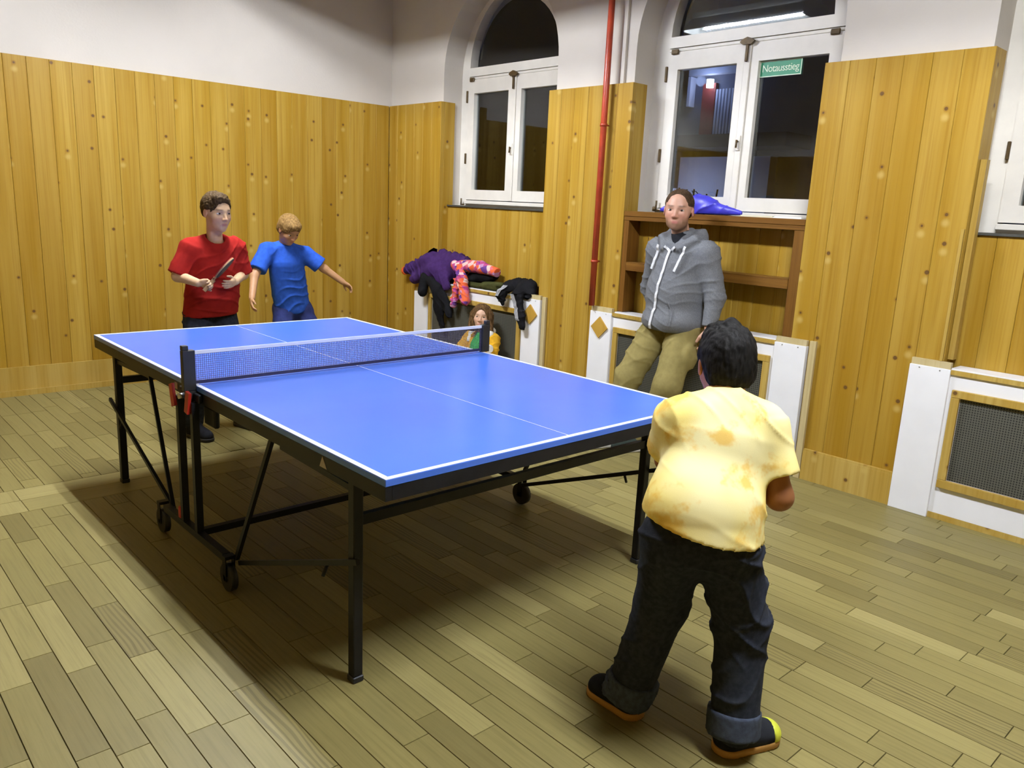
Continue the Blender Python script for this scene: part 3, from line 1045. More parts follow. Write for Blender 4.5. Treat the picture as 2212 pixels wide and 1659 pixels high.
def soft_mesh(prims, h, cuts=(), disp=None, relax=1):
    los, his = [], []
    for p in prims:
        if p['t'] == 'c':
            s = max(1.0, p['flat'][1]) if p['flat'] else 1.0
            m = max(p['ra'], p['rb']) * s
            lo, hi = np.minimum(p['a'], p['b']) - m, np.maximum(p['a'], p['b']) + m
        else:
            m = np.abs(p['R']) @ p['r']
            lo, hi = p['c'] - m, p['c'] + m
        p['lo'], p['hi'] = lo - p['k'] - 2 * h, hi + p['k'] + 2 * h
        if p['op'] == '+':
            los.append(lo)
            his.append(hi)
    lo = np.min(los, 0) - 3 * h
    hi = np.max(his, 0) + 3 * h
    n = np.ceil((hi - lo) / h).astype(int) + 1
    phi = np.full(n, 0.4, np.float32)
    ax = [(lo[i] + h * np.arange(n[i])).astype(np.float32) for i in range(3)]
    for p in prims:
        i0 = np.clip(np.floor((p['lo'] - lo) / h).astype(int), 0, n)
        i1 = np.clip(np.ceil((p['hi'] - lo) / h).astype(int) + 1, 0, n)
        if np.any(i1 <= i0):
            continue
        sl = tuple(slice(a, b) for a, b in zip(i0, i1))
        X = ax[0][sl[0]][:, None, None]
        Y = ax[1][sl[1]][None, :, None]
        Z = ax[2][sl[2]][None, None, :]
        if p['t'] == 'c':
            a, b = p['a'], p['b']
            ab = b - a
            L2 = max(ab @ ab, 1e-10)
            px, py, pz = X - a[0], Y - a[1], Z - a[2]
            t0 = (px * ab[0] + py * ab[1] + pz * ab[2]) / L2
            t = np.clip(t0, 0, 1)
            qx, qy, qz = px - t * ab[0], py - t * ab[1], pz - t * ab[2]
            if p['flat']:
                nn, s = unit(p['flat'][0]), p['flat'][1]
                dn = (qx * nn[0] + qy * nn[1] + qz * nn[2]) * (1 / s - 1)
                qx, qy, qz = qx + nn[0] * dn, qy + nn[1] * dn, qz + nn[2] * dn
            d = np.sqrt(qx * qx + qy * qy + qz * qz) - (p['ra'] + (p['rb'] - p['ra']) * t)
            if p['flat'] and p['flat'][1] < 1:
                d = d * (0.5 + 0.5 * p['flat'][1])
            if p['cut']:
                L = math.sqrt(L2)
                d = np.maximum(d, np.maximum(-t0 * L, (t0 - 1) * L))
        else:
            px, py, pz = X - p['c'][0], Y - p['c'][1], Z - p['c'][2]
            R, r = p['R'], p['r']
            u = [(px * R[0, i] + py * R[1, i] + pz * R[2, i]) / r[i] for i in range(3)]
            k0 = np.sqrt(u[0] ** 2 + u[1] ** 2 + u[2] ** 2)
            k1 = np.sqrt((u[0] / r[0]) ** 2 + (u[1] / r[1]) ** 2 + (u[2] / r[2]) ** 2) + 1e-6
            d = k0 * (k0 - 1) / k1
        o = phi[sl]
        k = p['k']
        if p['op'] == '+':
            hh = np.maximum(k - np.abs(o - d), 0) / k
            phi[sl] = np.minimum(o, d) - hh * hh * k * 0.25
        else:
            d = -d
            hh = np.maximum(k - np.abs(o - d), 0) / k
            phi[sl] = np.maximum(o, d) + hh * hh * k * 0.25
    for (pt, nn) in cuts:
        pt, nn = V3(pt), unit(nn)
        d = (ax[0] - pt[0])[:, None, None] * nn[0] + (ax[1] - pt[1])[None, :, None] * nn[1] + (ax[2] - pt[2])[None, None, :] * nn[2]
        phi = np.maximum(phi, d)
    # surface nets
    ins = phi < 0
    cell_n = n - 1
    tot = int(np.prod(cell_n))
    acc = np.zeros((tot, 3))
    cnt = np.zeros(tot)
    quads = []
    st = (cell_n[1] * cell_n[2], cell_n[2], 1)
    for axis in range(3):
        A = [slice(None)] * 3
        B = [slice(None)] * 3
        A[axis], B[axis] = slice(0, -1), slice(1, None)
        cr = ins[tuple(A)] != ins[tuple(B)]
        idx = np.argwhere(cr)
        if not len(idx):
            continue
        p0 = phi[tuple(A)][cr].astype(np.float64)
        p1 = phi[tuple(B)][cr].astype(np.float64)
        t = p0 / (p0 - p1)
        pos = idx.astype(np.float64)
        pos[:, axis] += t
        o1, o2 = (axis + 1) % 3, (axis + 2) % 3
        ok = (idx[:, o1] > 0) & (idx[:, o2] > 0) & (idx[:, o1] < cell_n[o1]) & (idx[:, o2] < cell_n[o2])
        idx, pos = idx[ok], pos[ok]
        flip = (p0 < 0)[ok]
        ids = []
        for (d1, d2) in ((-1, -1), (0, -1), (0, 0), (-1, 0)):
            c = idx.copy()
            c[:, o1] += d1
            c[:, o2] += d2
            ci = c[:, 0] * st[0] + c[:, 1] * st[1] + c[:, 2]
            for j in range(3):
                acc[:, j] += np.bincount(ci, pos[:, j], tot)
            cnt += np.bincount(ci, minlength=tot)
            ids.append(ci)
        q = np.stack(ids, 1)
        q[~flip] = q[~flip][:, ::-1]
        quads.append(q)
    Q = np.concatenate(quads)
    used = np.nonzero(cnt)[0]
    remap = np.full(tot, -1, np.int64)
    remap[used] = np.arange(len(used))
    P = acc[used] / cnt[used][:, None] * h + lo
    Q = remap[Q]
    for _ in range(relax):
        s = np.zeros_like(P)
        c = np.zeros(len(P))
        for i in range(4):
            a, b = Q[:, i], Q[:, (i + 1) % 4]
            for j in range(3):
                s[:, j] += np.bincount(a, P[b, j], len(P)) + np.bincount(b, P[a, j], len(P))
            c += np.bincount(a, minlength=len(P)) + np.bincount(b, minlength=len(P))
        P = 0.45 * P + 0.55 * s / c[:, None]
    if disp is not None:
        fn = np.cross(P[Q[:, 2]] - P[Q[:, 0]], P[Q[:, 3]] - P[Q[:, 1]])
        vn = np.zeros_like(P)
        for i in range(4):
            for j in range(3):
                vn[:, j] += np.bincount(Q[:, i], fn[:, j], len(P))
        vn /= np.linalg.norm(vn, axis=1)[:, None] + 1e-9
        P = P + vn * disp(P)[:, None]
    return P, Q


def waves(P, freq, seed, n=7, squash=(1, 1, 1)):
    r = np.random.default_rng(seed)
    o = np.zeros(len(P))
    W = np.array(squash)
    for _ in range(n):
        d = r.normal(size=3)
        d /= np.linalg.norm(d)
        o += np.sin((P * W) @ d * freq * r.uniform(0.6, 1.5) + r.uniform(0, 6.28) + 1.3 * np.sin((P @ r.normal(size=3)) * freq * 0.35))
    return o / math.sqrt(n)


def folds(amp, freq, seed, squash=(1, 1, 1), fine=0.35):
    def f(P):
        a = waves(P, freq, seed, 6, squash)
        b = waves(P, freq * 2.3, seed + 5, 6, squash)
        return amp * ((1 - np.abs(a)) * 1.0 - 0.5 + fine * b)
    return f


def creases(amp, freq, dirs, seed, sharp=3.0, soft=0.4, mask=9.0):
    """sharp cloth creases running across the given directions, fading in and out, over a soft swell"""
    def f(P):
        r = np.random.default_rng(seed)
        o = soft * amp * waves(P, freq * 0.28, seed + 1, 5)
        for d in dirs:
            d = unit(d)
            k1, k2 = r.normal(size=3), r.normal(size=3)
            ph = P @ d * freq + 1.1 * np.sin(P @ unit(k1) * freq * 0.45 + 1.0) + 0.7 * np.sin(P @ unit(k2) * freq * 0.8)
            rd = (1 - np.abs(np.sin(ph))) ** sharp
            m = smooth01(waves(P, mask, int(r.integers(1000)), 5), -0.3, 1.0)
            o += amp * (rd - 0.22) * m * 1.6
        return o
    return f


def mesh_obj(name, parts, mat, parent=None, tint=None, smooth=True):
    """parts: list of (P,Q) welded into one mesh object"""
    Ps, Qs, o = [], [], 0
    for P, Q in parts:
        Ps.append(P)
        Qs.append(Q + o)
        o += len(P)
    P, Q = np.concatenate(Ps), np.concatenate(Qs)
    me = bpy.data.meshes.new(name)
    me.vertices.add(len(P))
    me.vertices.foreach_set('co', P.astype(np.float32).ravel())
    me.loops.add(len(Q) * 4)
    me.loops.foreach_set('vertex_index', Q.astype(np.int32).ravel())
    me.polygons.add(len(Q))
    me.polygons.foreach_set('loop_start', np.arange(0, len(Q) * 4, 4, dtype=np.int32))
    me.polygons.foreach_set('use_smooth', np.full(len(Q), smooth))
    me.update(calc_edges=True)
    me.validate()
    if tint is not None:
        c = np.ones((len(P), 4), np.float32)
        c[:, :3] = tint(P)
        at = me.color_attributes.new('tint', 'FLOAT_COLOR', 'POINT')
        at.data.foreach_set('color', c.ravel())
    me.materials.append(mat)
    ob_ = bpy.data.objects.new(name, me)
    return link(ob_, parent)


def smooth01(x, a, b):
    t = np.clip((x - a) / (b - a), 0, 1)
    return t * t * (3 - 2 * t)


# ------------------------------------------------------------------ heads, hands, shoes
SKIN = attr_mat('skin', 0.5, 0.4)
EYE_WHITE = plain('eye_white', (0.6, 0.57, 0.52), 0.25, var=0.02)
EYE_DARK = plain('eye_iris', (0.03, 0.02, 0.014), 0.2)


class Head:
    def __init__(s, c, f, u, H, wide=1.0, jaw=1.0):
        s.c, s.H, s.wide, s.jaw = V3(c), H, wide, jaw
        s.R = frame_of(f, u)

    def w(s, x, y, z):
        return s.c + s.R @ (np.array([x, y, z]) * s.H)

    def loc(s, P):
        return (P - s.c) @ s.R / s.H

    def skin(s, neck_to, neck_r):
        H, W, e, c = s.H, s.w, ell, cap
        wd = s.wide
        L = [e(W(0, -0.04, 0.13), V3(0.325 * wd, 0.41, 0.35) * H, s.R, 0.05 * H),
             e(W(0, 0.10, -0.10), V3(0.265 * wd, 0.275, 0.34) * H, s.R, 0.12 * H),
             e(W(0, 0.11, -0.31), V3(0.205 * wd * s.jaw, 0.215, 0.155) * H, s.R, 0.12 * H),
             e(W(0, 0.265, -0.405), V3(0.085 * s.jaw, 0.07, 0.07) * H, s.R, 0.10 * H),
             c(W(-0.13, 0.315, 0.075), W(0.13, 0.315, 0.075), 0.04 * H, None, 0.08 * H)]
        for q in (-1, 1):
            L += [e(W(q * 0.155 * wd, 0.225, -0.12), V3(0.10, 0.10, 0.10) * H, s.R, 0.10 * H),
                  e(W(q * 0.138, 0.435, 0.005), V3(0.085, 0.085, 0.05) * H, s.R, 0.06 * H, '-'),
                  e(W(q * 0.335 * wd, -0.03, -0.04), V3(0.03, 0.075, 0.115) * H, s.R, 0.025 * H),
                  e(W(q * 0.368 * wd, 0.0, -0.035), V3(0.018, 0.035, 0.06) * H, s.R, 0.02 * H, '-')]
        L += [c(W(0, 0.355, 0.03), W(0, 0.43, -0.135), 0.026 * H, 0.044 * H, 0.05 * H)]
        for q in (-1, 1):
            L.append(e(W(q * 0.048, 0.385, -0.15), V3(0.034, 0.045, 0.03) * H, s.R, 0.03 * H))
        L += [c(W(-0.07, 0.335, -0.262), W(0.07, 0.335, -0.262), 0.02 * H, None, 0.04 * H),
              c(W(-0.055, 0.335, -0.30), W(0.055, 0.335, -0.30), 0.024 * H, None, 0.035 * H),
              c(W(-0.085, 0.395, -0.281), W(0.085, 0.395, -0.281), 0.012 * H, None, 0.02 * H, None, False, '-')]
        L.append(c(W(0, -0.12, -0.20), neck_to, neck_r, neck_r * 1.08, 0.10 * H))
        return soft_mesh(L, H / 58, relax=1)

    def tint(s, base, lip=(0.42, 0.13, 0.10), beard=None, flush=0.35):
        base, lip = np.array(base), np.array(lip)

        def f(P):
            q = s.loc(P)
            c = np.tile(base, (len(P), 1))
            near = (np.linalg.norm(q, axis=1) < 0.75)
            fl = np.exp(-((np.abs(q[:, 0]) - 0.17) ** 2 + (q[:, 2] + 0.13) ** 2) / 0.012) * (q[:, 1] > 0.1) * flush * near
            fl += np.exp(-(q[:, 0] ** 2 + (q[:, 2] + 0.13) ** 2) / 0.006) * (q[:, 1] > 0.3) * flush * 0.8 * near
            fl += (np.abs(q[:, 0]) > 0.31 * s.wide) * (np.abs(q[:, 2]) < 0.2) * 0.35 * near
            c = c * (1 - fl[:, None]) + fl[:, None] * np.array((base[0] * 1.05, base[1] * 0.62, base[2] * 0.6))
            if beard is not None:
                bm = smooth01(-q[:, 2], 0.22, 0.36) * (q[:, 1] > -0.05) * (np.linalg.norm(q, axis=1) < 0.66)
                bm = np.clip(bm + smooth01(-q[:, 2], 0.12, 0.3) * (np.abs(q[:, 0]) > 0.17) * (np.abs(q[:, 0]) < 0.32) * 0.7 * (q[:, 1] > -0.02) * (np.linalg.norm(q, axis=1) < 0.66), 0, 1) * beard[1]
                c = c * (1 - bm[:, None]) + bm[:, None] * np.array(beard[0])
            lm = np.exp(-(q[:, 0] / 0.085) ** 4 - ((q[:, 2] + 0.281) / 0.036) ** 4) * (q[:, 1] > 0.25) * near
            c = c * (1 - lm[:, None]) + lm[:, None] * lip
            br = np.exp(-((np.abs(q[:, 0]) - 0.14) / 0.085) ** 4 - ((q[:, 2] - 0.10 + 0.25 * (np.abs(q[:, 0]) - 0.14) ** 2) / 0.022) ** 4) * (q[:, 1] > 0.2) * near * 0.75
            c = c * (1 - br[:, None]) + br[:, None] * np.array(s.brow)
            return c
        return f
    brow = (0.08, 0.05, 0.03)

    def eyes(s, parent):
        for q in (-1, 1):
            ctr = s.w(q * 0.138, 0.290, 0.004)
            e = soft_mesh([ell(ctr, V3(0.068, 0.064, 0.030) * s.H, s.R)], s.H / 80, relax=0)
            eo = mesh_obj('eye', [e], EYE_WHITE, parent)
            i_ = soft_mesh([ell(s.w(q * 0.138 + 0.0, 0.341, 0.006), V3(0.031, 0.018, 0.026) * s.H, s.R)], s.H / 120, relax=0)
            mesh_obj('iris', [i_], EYE_DARK, eo)


def hand(wr, d, n, thumb, size, curl=(0.3, 0.5, 0.4), spread=0.10, side=1):
    """wr: wrist, d: direction of the palm, n: palm side normal, thumb: +1/-1 which side of l the thumb leaves from"""
    wr, d, n = V3(wr), unit(d), V3(n)
    n = unit(n - d * (n @ d))
    l = np.cross(d, n) * thumb
    z = size
    L = [cap(wr, wr + d * 0.30 * z, 0.15 * z, 0.19 * z, 0.08 * z, (n, 0.62)),
         cap(wr + d * 0.25 * z + l * 0.13 * z, wr + d * 0.48 * z + l * 0.12 * z, 0.12 * z, 0.095 * z, 0.07 * z, (n, 0.8)),
         cap(wr + d * 0.25 * z - l * 0.08 * z, wr + d * 0.46 * z - l * 0.12 * z, 0.12 * z, 0.095 * z, 0.07 * z, (n, 0.8))]
    for i, (off, ln_) in enumerate(((0.16, 0.42), (0.055, 0.47), (-0.05, 0.44), (-0.15, 0.34))):
        p = wr + d * (0.52 - 0.02 * abs(i - 1)) * z + l * off * z
        dd = unit(d + l * off * spread * 4)
        ang = 0.0
        r0 = 0.062 * z * (0.9 if i == 3 else 1)
        for j, (fr, cu_) in enumerate(zip((0.45, 0.31, 0.24), curl)):
            ang += cu_
            v = dd * math.cos(ang) + n * math.sin(ang)
            q = p + v * ln_ * fr * z
            L.append(cap(p, q, r0 * (1 - 0.1 * j), r0 * (0.9 - 0.1 * j), 0.018 * z))
            p = q
    p = wr + d * 0.18 * z + l * 0.17 * z
    v = unit(d * 0.7 + l * 0.6 + n * 0.35)
    q = p + v * 0.26 * z
    v2 = unit(d * 0.9 + l * 0.15 + n * 0.45)
    L += [cap(p, q, 0.085 * z, 0.066 * z, 0.04 * z), cap(q, q + v2 * 0.20 * z, 0.064 * z, 0.05 * z, 0.015 * z)]
    return L


def shoe(name, heel, toe, parent, upper, sole, h=0.006, wdt=0.042, ht=0.085, toecap=None):
    heel, toe = V3(heel), V3(toe)
    d = unit(toe - heel)
    L = np.linalg.norm(toe - heel)
    up = np.array([0, 0, 1.0])
    a, b = heel + d * wdt, toe - d * wdt * 0.9
    us = soft_mesh([cap(a + up * 0.035, b + up * 0.03, wdt, wdt * 0.95, 0.02, (up, 0.85)),
                    cap(a + up * 0.06, a + d * L * 0.12 + up * ht, wdt * 0.85, wdt * 0.8, 0.03),
                    cap(a + d * L * 0.10 + up * 0.065, b - d * L * 0.1 + up * 0.042, wdt * 0.78, wdt * 0.7, 0.03)], h, cuts=[((heel[0], heel[1], 0.018), (0, 0, -1))])
    o = mesh_obj(name, [us], upper, parent)
    sm = soft_mesh([cap(a + up * 0.012, b + up * 0.012, wdt * 1.08, wdt * 1.04, 0.01, None)], h, cuts=[((heel[0], heel[1], 0.0), (0, 0, -1)), ((heel[0], heel[1], 0.024), (0, 0, 1))], relax=0)
    mesh_obj('sole', [sm], sole, o)
    if toecap is not None:
        t = soft_mesh([ell(b + up * 0.032 + d * wdt * 0.1, (wdt * 1.05, wdt * 0.95, wdt * 0.86), frame_of(d, up))], h, cuts=[((heel[0], heel[1], 0.02), (0, 0, -1)), (tuple(b + d * wdt * 0.05), tuple(-d))], relax=0)
        mesh_obj('toe_cap', [t], toecap, o)
    return o


def surf(P, axis, sign, o1, v1, o2, v2, tol=0.014):
    """outermost coordinate along an axis of the vertices near a point of the other two axes"""
    m = (np.abs(P[:, o1] - v1) < tol) & (np.abs(P[:, o2] - v2) < tol)
    if not m.any():
        return None
    return (P[m, axis] * sign).max() * sign


def ribbon(name, pts, w, mat, parent, nrm, lift=0.003):
    """flat band of width w along pts, lying against a surface whose outward direction is nrm"""
    mb = MB()
    n = Vector(nrm).normalized()
    pts = [Vector(p) + n * lift for p in pts]
    prev = None
    for i, p in enumerate(pts):
        d = (pts[min(i + 1, len(pts) - 1)] - pts[max(i - 1, 0)]).normalized()
        s = d.cross(n).normalized() * (w / 2)
        cur = [mb.b.verts.new(p - s - n * 0.002), mb.b.verts.new(p + s - n * 0.002), mb.b.verts.new(p + s + n * 0.002), mb.b.verts.new(p - s + n * 0.002)]
        if prev:
            for k in range(4):
                mb.b.faces.new((prev[k], prev[(k + 1) % 4], cur[(k + 1) % 4], cur[k]))
        else:
            mb.b.faces.new(cur[::-1])
        prev = cur
    mb.b.faces.new(prev)
    return mb.build(name, mat, parent)


# ------------------------------------------------------------------ people
def cloth(name, col, var=0.10, vs=30.0, rough=0.88):
    return plain(name, col, rough, spec=0.12, var=var, vscale=vs, bstr=0.15, bscale=420.0)


GREY_FLEECE = cloth('grey_marl', (0.165, 0.172, 0.182), 0.14, 160)
KHAKI = cloth('khaki_cotton', (0.275, 0.226, 0.082), 0.08)
BLACK_CLOTH = cloth('black_cotton', (0.012, 0.013, 0.016), 0.2)
WHITE_CORD = cloth('white_cord', (0.72, 0.73, 0.74), 0.03)
RED_CLOTH = cloth('red_cotton', (0.30, 0.014, 0.010), 0.08)
NAVY_JEANS = cloth('dark_denim', (0.020, 0.024, 0.034), 0.25, 60)
NAVY_CUFF = cloth('denim_cuff', (0.045, 0.056, 0.080), 0.2, 60)
BLUE_SHIRT = cloth('blue_jersey', (0.030, 0.105, 0.52), 0.12)
BLUE_SHORT = cloth('navy_jersey', (0.022, 0.03, 0.11), 0.15)
YELLOW_JACKET = cloth('yellow_softshell', (0.66, 0.36, 0.022), 0.08)
GREEN_SHIRT = cloth('green_cotton', (0.045, 0.33, 0.06), 0.12)
WHITE_FLEECE = cloth('white_fleece', (0.70, 0.68, 0.62), 0.06)
BATIK = batik_mat()
SHOE_DARK = cloth('dark_suede', (0.022, 0.03, 0.024), 0.2)
SOLE_WHITE = plain('white_rubber', (0.62, 0.60, 0.54), 0.6)
SOLE_TAN = plain('tan_rubber', (0.42, 0.22, 0.05), 0.6)
SOLE_BLACK = plain('black_rubber', (0.015, 0.014, 0.013), 0.6)
LIME = plain('lime_rubber', (0.62, 0.66, 0.05), 0.5)
HAIR_BROWN = hair_mat('brown_hair', (0.038, 0.023, 0.010), (0.085, 0.054, 0.025))
HAIR_DARKB = hair_mat('dark_brown_hair', (0.035, 0.020, 0.011), (0.08, 0.048, 0.025))
HAIR_BLACK = hair_mat('black_hair', (0.003, 0.0028, 0.0025), (0.010, 0.009, 0.008))
HAIR_FAIR = hair_mat('sandy_hair', (0.16, 0.09, 0.03), (0.33, 0.20, 0.07))
HAIR_GIRL = hair_mat('chestnut_hair', (0.06, 0.032, 0.012), (0.15, 0.085, 0.035))
UP = (0, 0, 1)


def blend_pts(a, b, t):
    return V3(a) * (1 - t) + V3(b) * t


# --- the man in the grey hooded jacket, leaning against the radiator cover -------------------------------------
hm = Head((0.128, 2.205, 1.540), (0.42, -0.90, -0.02), (0.0, 0.05, 1), 0.252, 1.03, 1.12)
sk = (0.56, 0.315, 0.215)
PEL, CHE = (0.14, 2.275, 0.90), (0.137, 2.265, 1.20)
shR, elR, wrR = (-0.055, 2.275, 1.285), (-0.150, 2.345, 1.03), (-0.075, 2.355, 0.84)
shL, elL, wrL = (0.322, 2.270, 1.285), (0.398, 2.290, 1.035), (0.408, 2.235, 0.845)
hpR, knR, anR = (0.045, 2.265, 0.855), (-0.045, 2.06, 0.475), (-0.10, 1.98, 0.10)
hpL, knL, anL = (0.225, 2.270, 0.855), (0.245, 2.09, 0.465), (0.095, 2.10, 0.10)
body = [cap(PEL, CHE, 0.125, 0.135, 0.05, ((0, 1, 0), 0.7)), cap(shR, shL, 0.05, None, 0.04), cap(CHE, (0.133, 2.262, 1.38), 0.09, 0.055, 0.04),
        cap(shR, elR, 0.045, 0.038), cap(elR, wrR, 0.037, 0.028), cap(shL, elL, 0.045, 0.038), cap(elL, wrL, 0.037, 0.028),
        cap(hpR, knR, 0.075, 0.052), cap(knR, anR, 0.05, 0.035), cap(hpL, knL, 0.075, 0.052), cap(knL, anL, 0.05, 0.035)]
hands = [soft_mesh([cap(blend_pts(elR, wrR, 0.7), wrR, 0.032, 0.027)] + hand(wrR, (0.35, 0.05, -0.93), (1, 0.2, 0.4), 1, 0.17), 0.0045),
         soft_mesh([cap(blend_pts(elL, wrL, 0.7), wrL, 0.032, 0.027)] + hand(wrL, (0.0, -0.05, -1), (-1, 0.1, 0.1), -1, 0.17), 0.0045)]
hm.brow = (0.10, 0.055, 0.03)
man = mesh_obj('person', [soft_mesh(body, 0.009), hm.skin((0.133, 2.262, 1.345), 0.052)] + hands, SKIN, None, hm.tint(sk, (0.44, 0.16, 0.13), beard=((0.15, 0.085, 0.04), 0.72), flush=0.4))
tag(man, 'man in grey zipped hoodie and khaki trousers leaning against the radiator cover', 'person')
hm.eyes(man)
hr = soft_mesh([ell(hm.w(0, -0.055, 0.145), V3(0.35, 0.425, 0.365) * 0.252, hm.R, 0.01), ell(hm.w(0, -0.20, -0.02), V3(0.315, 0.26, 0.24) * 0.252, hm.R, 0.02),
                ell(hm.w(0, 0.52, 0.05), V3(0.305, 0.43, 0.42) * 0.252, hm.R, 0.012, '-'), ell(hm.w(0, 0.30, -0.32), V3(0.5, 0.28, 0.36) * 0.252, hm.R, 0.01, '-'),
                ell(hm.w(0.37, 0.06, -0.12), V3(0.16, 0.22, 0.19) * 0.252, hm.R, 0.01, '-'), ell(hm.w(-0.37, 0.06, -0.12), V3(0.16, 0.22, 0.19) * 0.252, hm.R, 0.01, '-')],
               0.004, cuts=[(tuple(hm.w(0, -0.2, -0.26)), tuple(hm.R @ V3(0, 0.2, -1)))], disp=folds(0.0025, 160, 3))
mesh_obj('hair', [hr], HAIR_DARKB, man)
hood = [cap((0.14, 2.270, 0.78), CHE, 0.176, 0.188, 0.05, ((0, 1, 0), 0.70)), ell((0.118, 2.205, 1.02), (0.165, 0.125, 0.19), None, 0.06), ell((0.135, 2.225, 0.85), (0.200, 0.168, 0.11), None, 0.05),
        cap(shR, shL, 0.072, None, 0.05), cap(CHE, (0.135, 2.27, 1.335), 0.13, 0.09, 0.05),
        cap(shR, elR, 0.072, 0.060, 0.035), cap(elR, wrR, 0.060, 0.045, 0.03), cap(shL, elL, 0.074, 0.064, 0.035), cap(elL, wrL, 0.062, 0.047, 0.03, None, True)]
hood += [cap((0.135, 2.345, 1.385), (0.035, 2.31, 1.385), 0.045, 0.042, 0.03), cap((0.135, 2.345, 1.385), (0.24, 2.31, 1.385), 0.045, 0.042, 0.03),
         cap((0.035, 2.31, 1.385), (0.022, 2.225, 1.365), 0.040, 0.032, 0.025), cap((0.24, 2.31, 1.385), (0.252, 2.225, 1.365), 0.040, 0.032, 0.025),
         cap((0.022, 2.225, 1.365), (0.075, 2.150, 1.305), 0.030, 0.022, 0.02), cap((0.252, 2.225, 1.365), (0.19, 2.150, 1.305), 0.030, 0.022, 0.02),
         cap((0.135, 2.165, 1.40), (0.137, 2.135, 1.300), 0.052, 0.022, 0.015, None, False, '-')]
HOODIE = soft_mesh(hood, 0.0068, cuts=[((0.1, 2.2, 0.798), (-0.06, 0.0, -1))], disp=creases(0.0045, 46, ((0.35, 0.2, 0.9), (-0.5, 0.2, 0.85), (0.1, 0, 1)), 9))
hj = mesh_obj('hooded_jacket', [HOODIE], GREY_FLEECE, man)
ts = soft_mesh([cap(CHE, (0.134, 2.255, 1.352), 0.12, 0.082, 0.03, ((0, 1, 0), 0.85))], 0.006)
mesh_obj('tshirt', [ts], BLACK_CLOTH, man)


def front_line(P, pts, nrm_axis=1, sign=-1, tol=0.016):
    out = []
    for x, z in pts:
        y = surf(P, 1, -1, 0, x, 2, z, tol)
        if y is not None:
            out.append((x, y, z))
    return out


zp = [(0.133 - 0.041 * t, 1.300 - 0.495 * t) for t in np.linspace(0, 1, 24)]
ribbon('zip', front_line(HOODIE[0], zp), 0.015, WHITE_CORD, hj, (0.15, -1, 0.1), 0.003)
for x0, x1 in ((0.048, 0.006), (0.240, 0.198)):
    ribbon('drawstring', front_line(HOODIE[0], [(x0 + (x1 - x0) * t, 1.325 - 0.155 * t) for t in np.linspace(0, 1, 9)]), 0.015, WHITE_CORD, hj, (0.15, -1, 0.1), 0.006)
for x0, x1, z0, z1 in ((0.098, 0.125, 1.318, 1.296), (0.180, 0.150, 1.318, 1.296)):
    ribbon('collar_lining', front_line(HOODIE[0], [(x0 + (x1 - x0) * t, z0 + (z1 - z0) * t) for t in np.linspace(0, 1, 6)]), 0.014, WHITE_CORD, hj, (0.2, -1, 0.2), 0.002)
ribbon('pocket_edge', front_line(HOODIE[0], [(0.195 + 0.03 * math.sin(t * 2), 0.98 - 0.13 * t) for t in np.linspace(0, 1, 8)]), 0.006, GREY_FLEECE, hj, (0.15, -1, 0.1), 0.003)
tr = soft_mesh([cap((0.045, 2.275, 0.86), (0.235, 2.275, 0.86), 0.115, None, 0.05), cap(hpR, knR, 0.108, 0.088, 0.03), cap(knR, anR, 0.086, 0.072, 0.03), cap(hpL, knL, 0.110, 0.090, 0.03), cap(knL, anL, 0.088, 0.072, 0.03),
                ell((0.325, 2.19, 0.65), (0.035, 0.075, 0.085), None, 0.02)], 0.0075, cuts=[((0, 0, 0.055), (0, 0, -1)), ((0, 0, 0.835), (0, 0, 1)), ((0, 2.418, 0.5), (0, 1, 0))], disp=creases(0.0052, 34, ((0.75, 0.2, 0.6), (-0.7, 0.3, 0.65), (0.3, 0.1, 0.9)), 24))
mesh_obj('trousers', [tr], KHAKI, man)
shoe('shoe', (0.105, 2.17, 0), (0.005, 1.885, 0), man, SHOE_DARK, SOLE_WHITE, wdt=0.048)
shoe('shoe', (-0.085, 2.05, 0), (-0.17, 1.77, 0), man, SHOE_DARK, SOLE_WHITE, wdt=0.048)

# --- the boy in the red T-shirt behind the far end --------------------------------------------------------------
hd = Head((-1.690, 0.052, 1.402), (0.97, 0.17, -0.10), (0.05, 0, 1), 0.232, 0.95, 0.92)
PEL, CHE = (-1.865, 0.06, 0.80), (-1.785, 0.058, 1.10)
shR, elR, wrR = (-1.775, -0.078, 1.185), (-1.775, -0.165, 1.015), (-1.620, -0.105, 0.985)
shL, elL, wrL = (-1.775, 0.195, 1.190), (-1.785, 0.245, 1.015), (-1.635, 0.130, 0.985)
hpR, knR, anR = (-1.870, -0.015, 0.77), (-1.755, -0.085, 0.43), (-1.765, -0.115, 0.10)
hpL, knL, anL = (-1.870, 0.135, 0.77), (-1.790, 0.185, 0.43), (-1.850, 0.222, 0.10)
body = [cap(PEL, CHE, 0.10, 0.11, 0.04, ((1, 0, 0), 0.7)), cap(shR, shL, 0.042, None, 0.03), cap(CHE, (-1.735, 0.055, 1.25), 0.07, 0.045, 0.03),
        cap(shR, elR, 0.040, 0.034), cap(shL, elL, 0.040, 0.034), cap(hpR, knR, 0.06, 0.045), cap(knR, anR, 0.042, 0.032), cap(hpL, knL, 0.06, 0.045), cap(knL, anL, 0.042, 0.032)]
hr_ = hand(wrR, (0.62, 0.72, 0.10), (0.65, -0.6, -0.55), 1, 0.125, (0.7, 1.0, 0.8), 0.04)
hl_ = hand(wrL, (0.62, -0.76, -0.15), (-0.6, -0.5, 0.2), -1, 0.125, (0.25, 0.35, 0.25), 0.18)
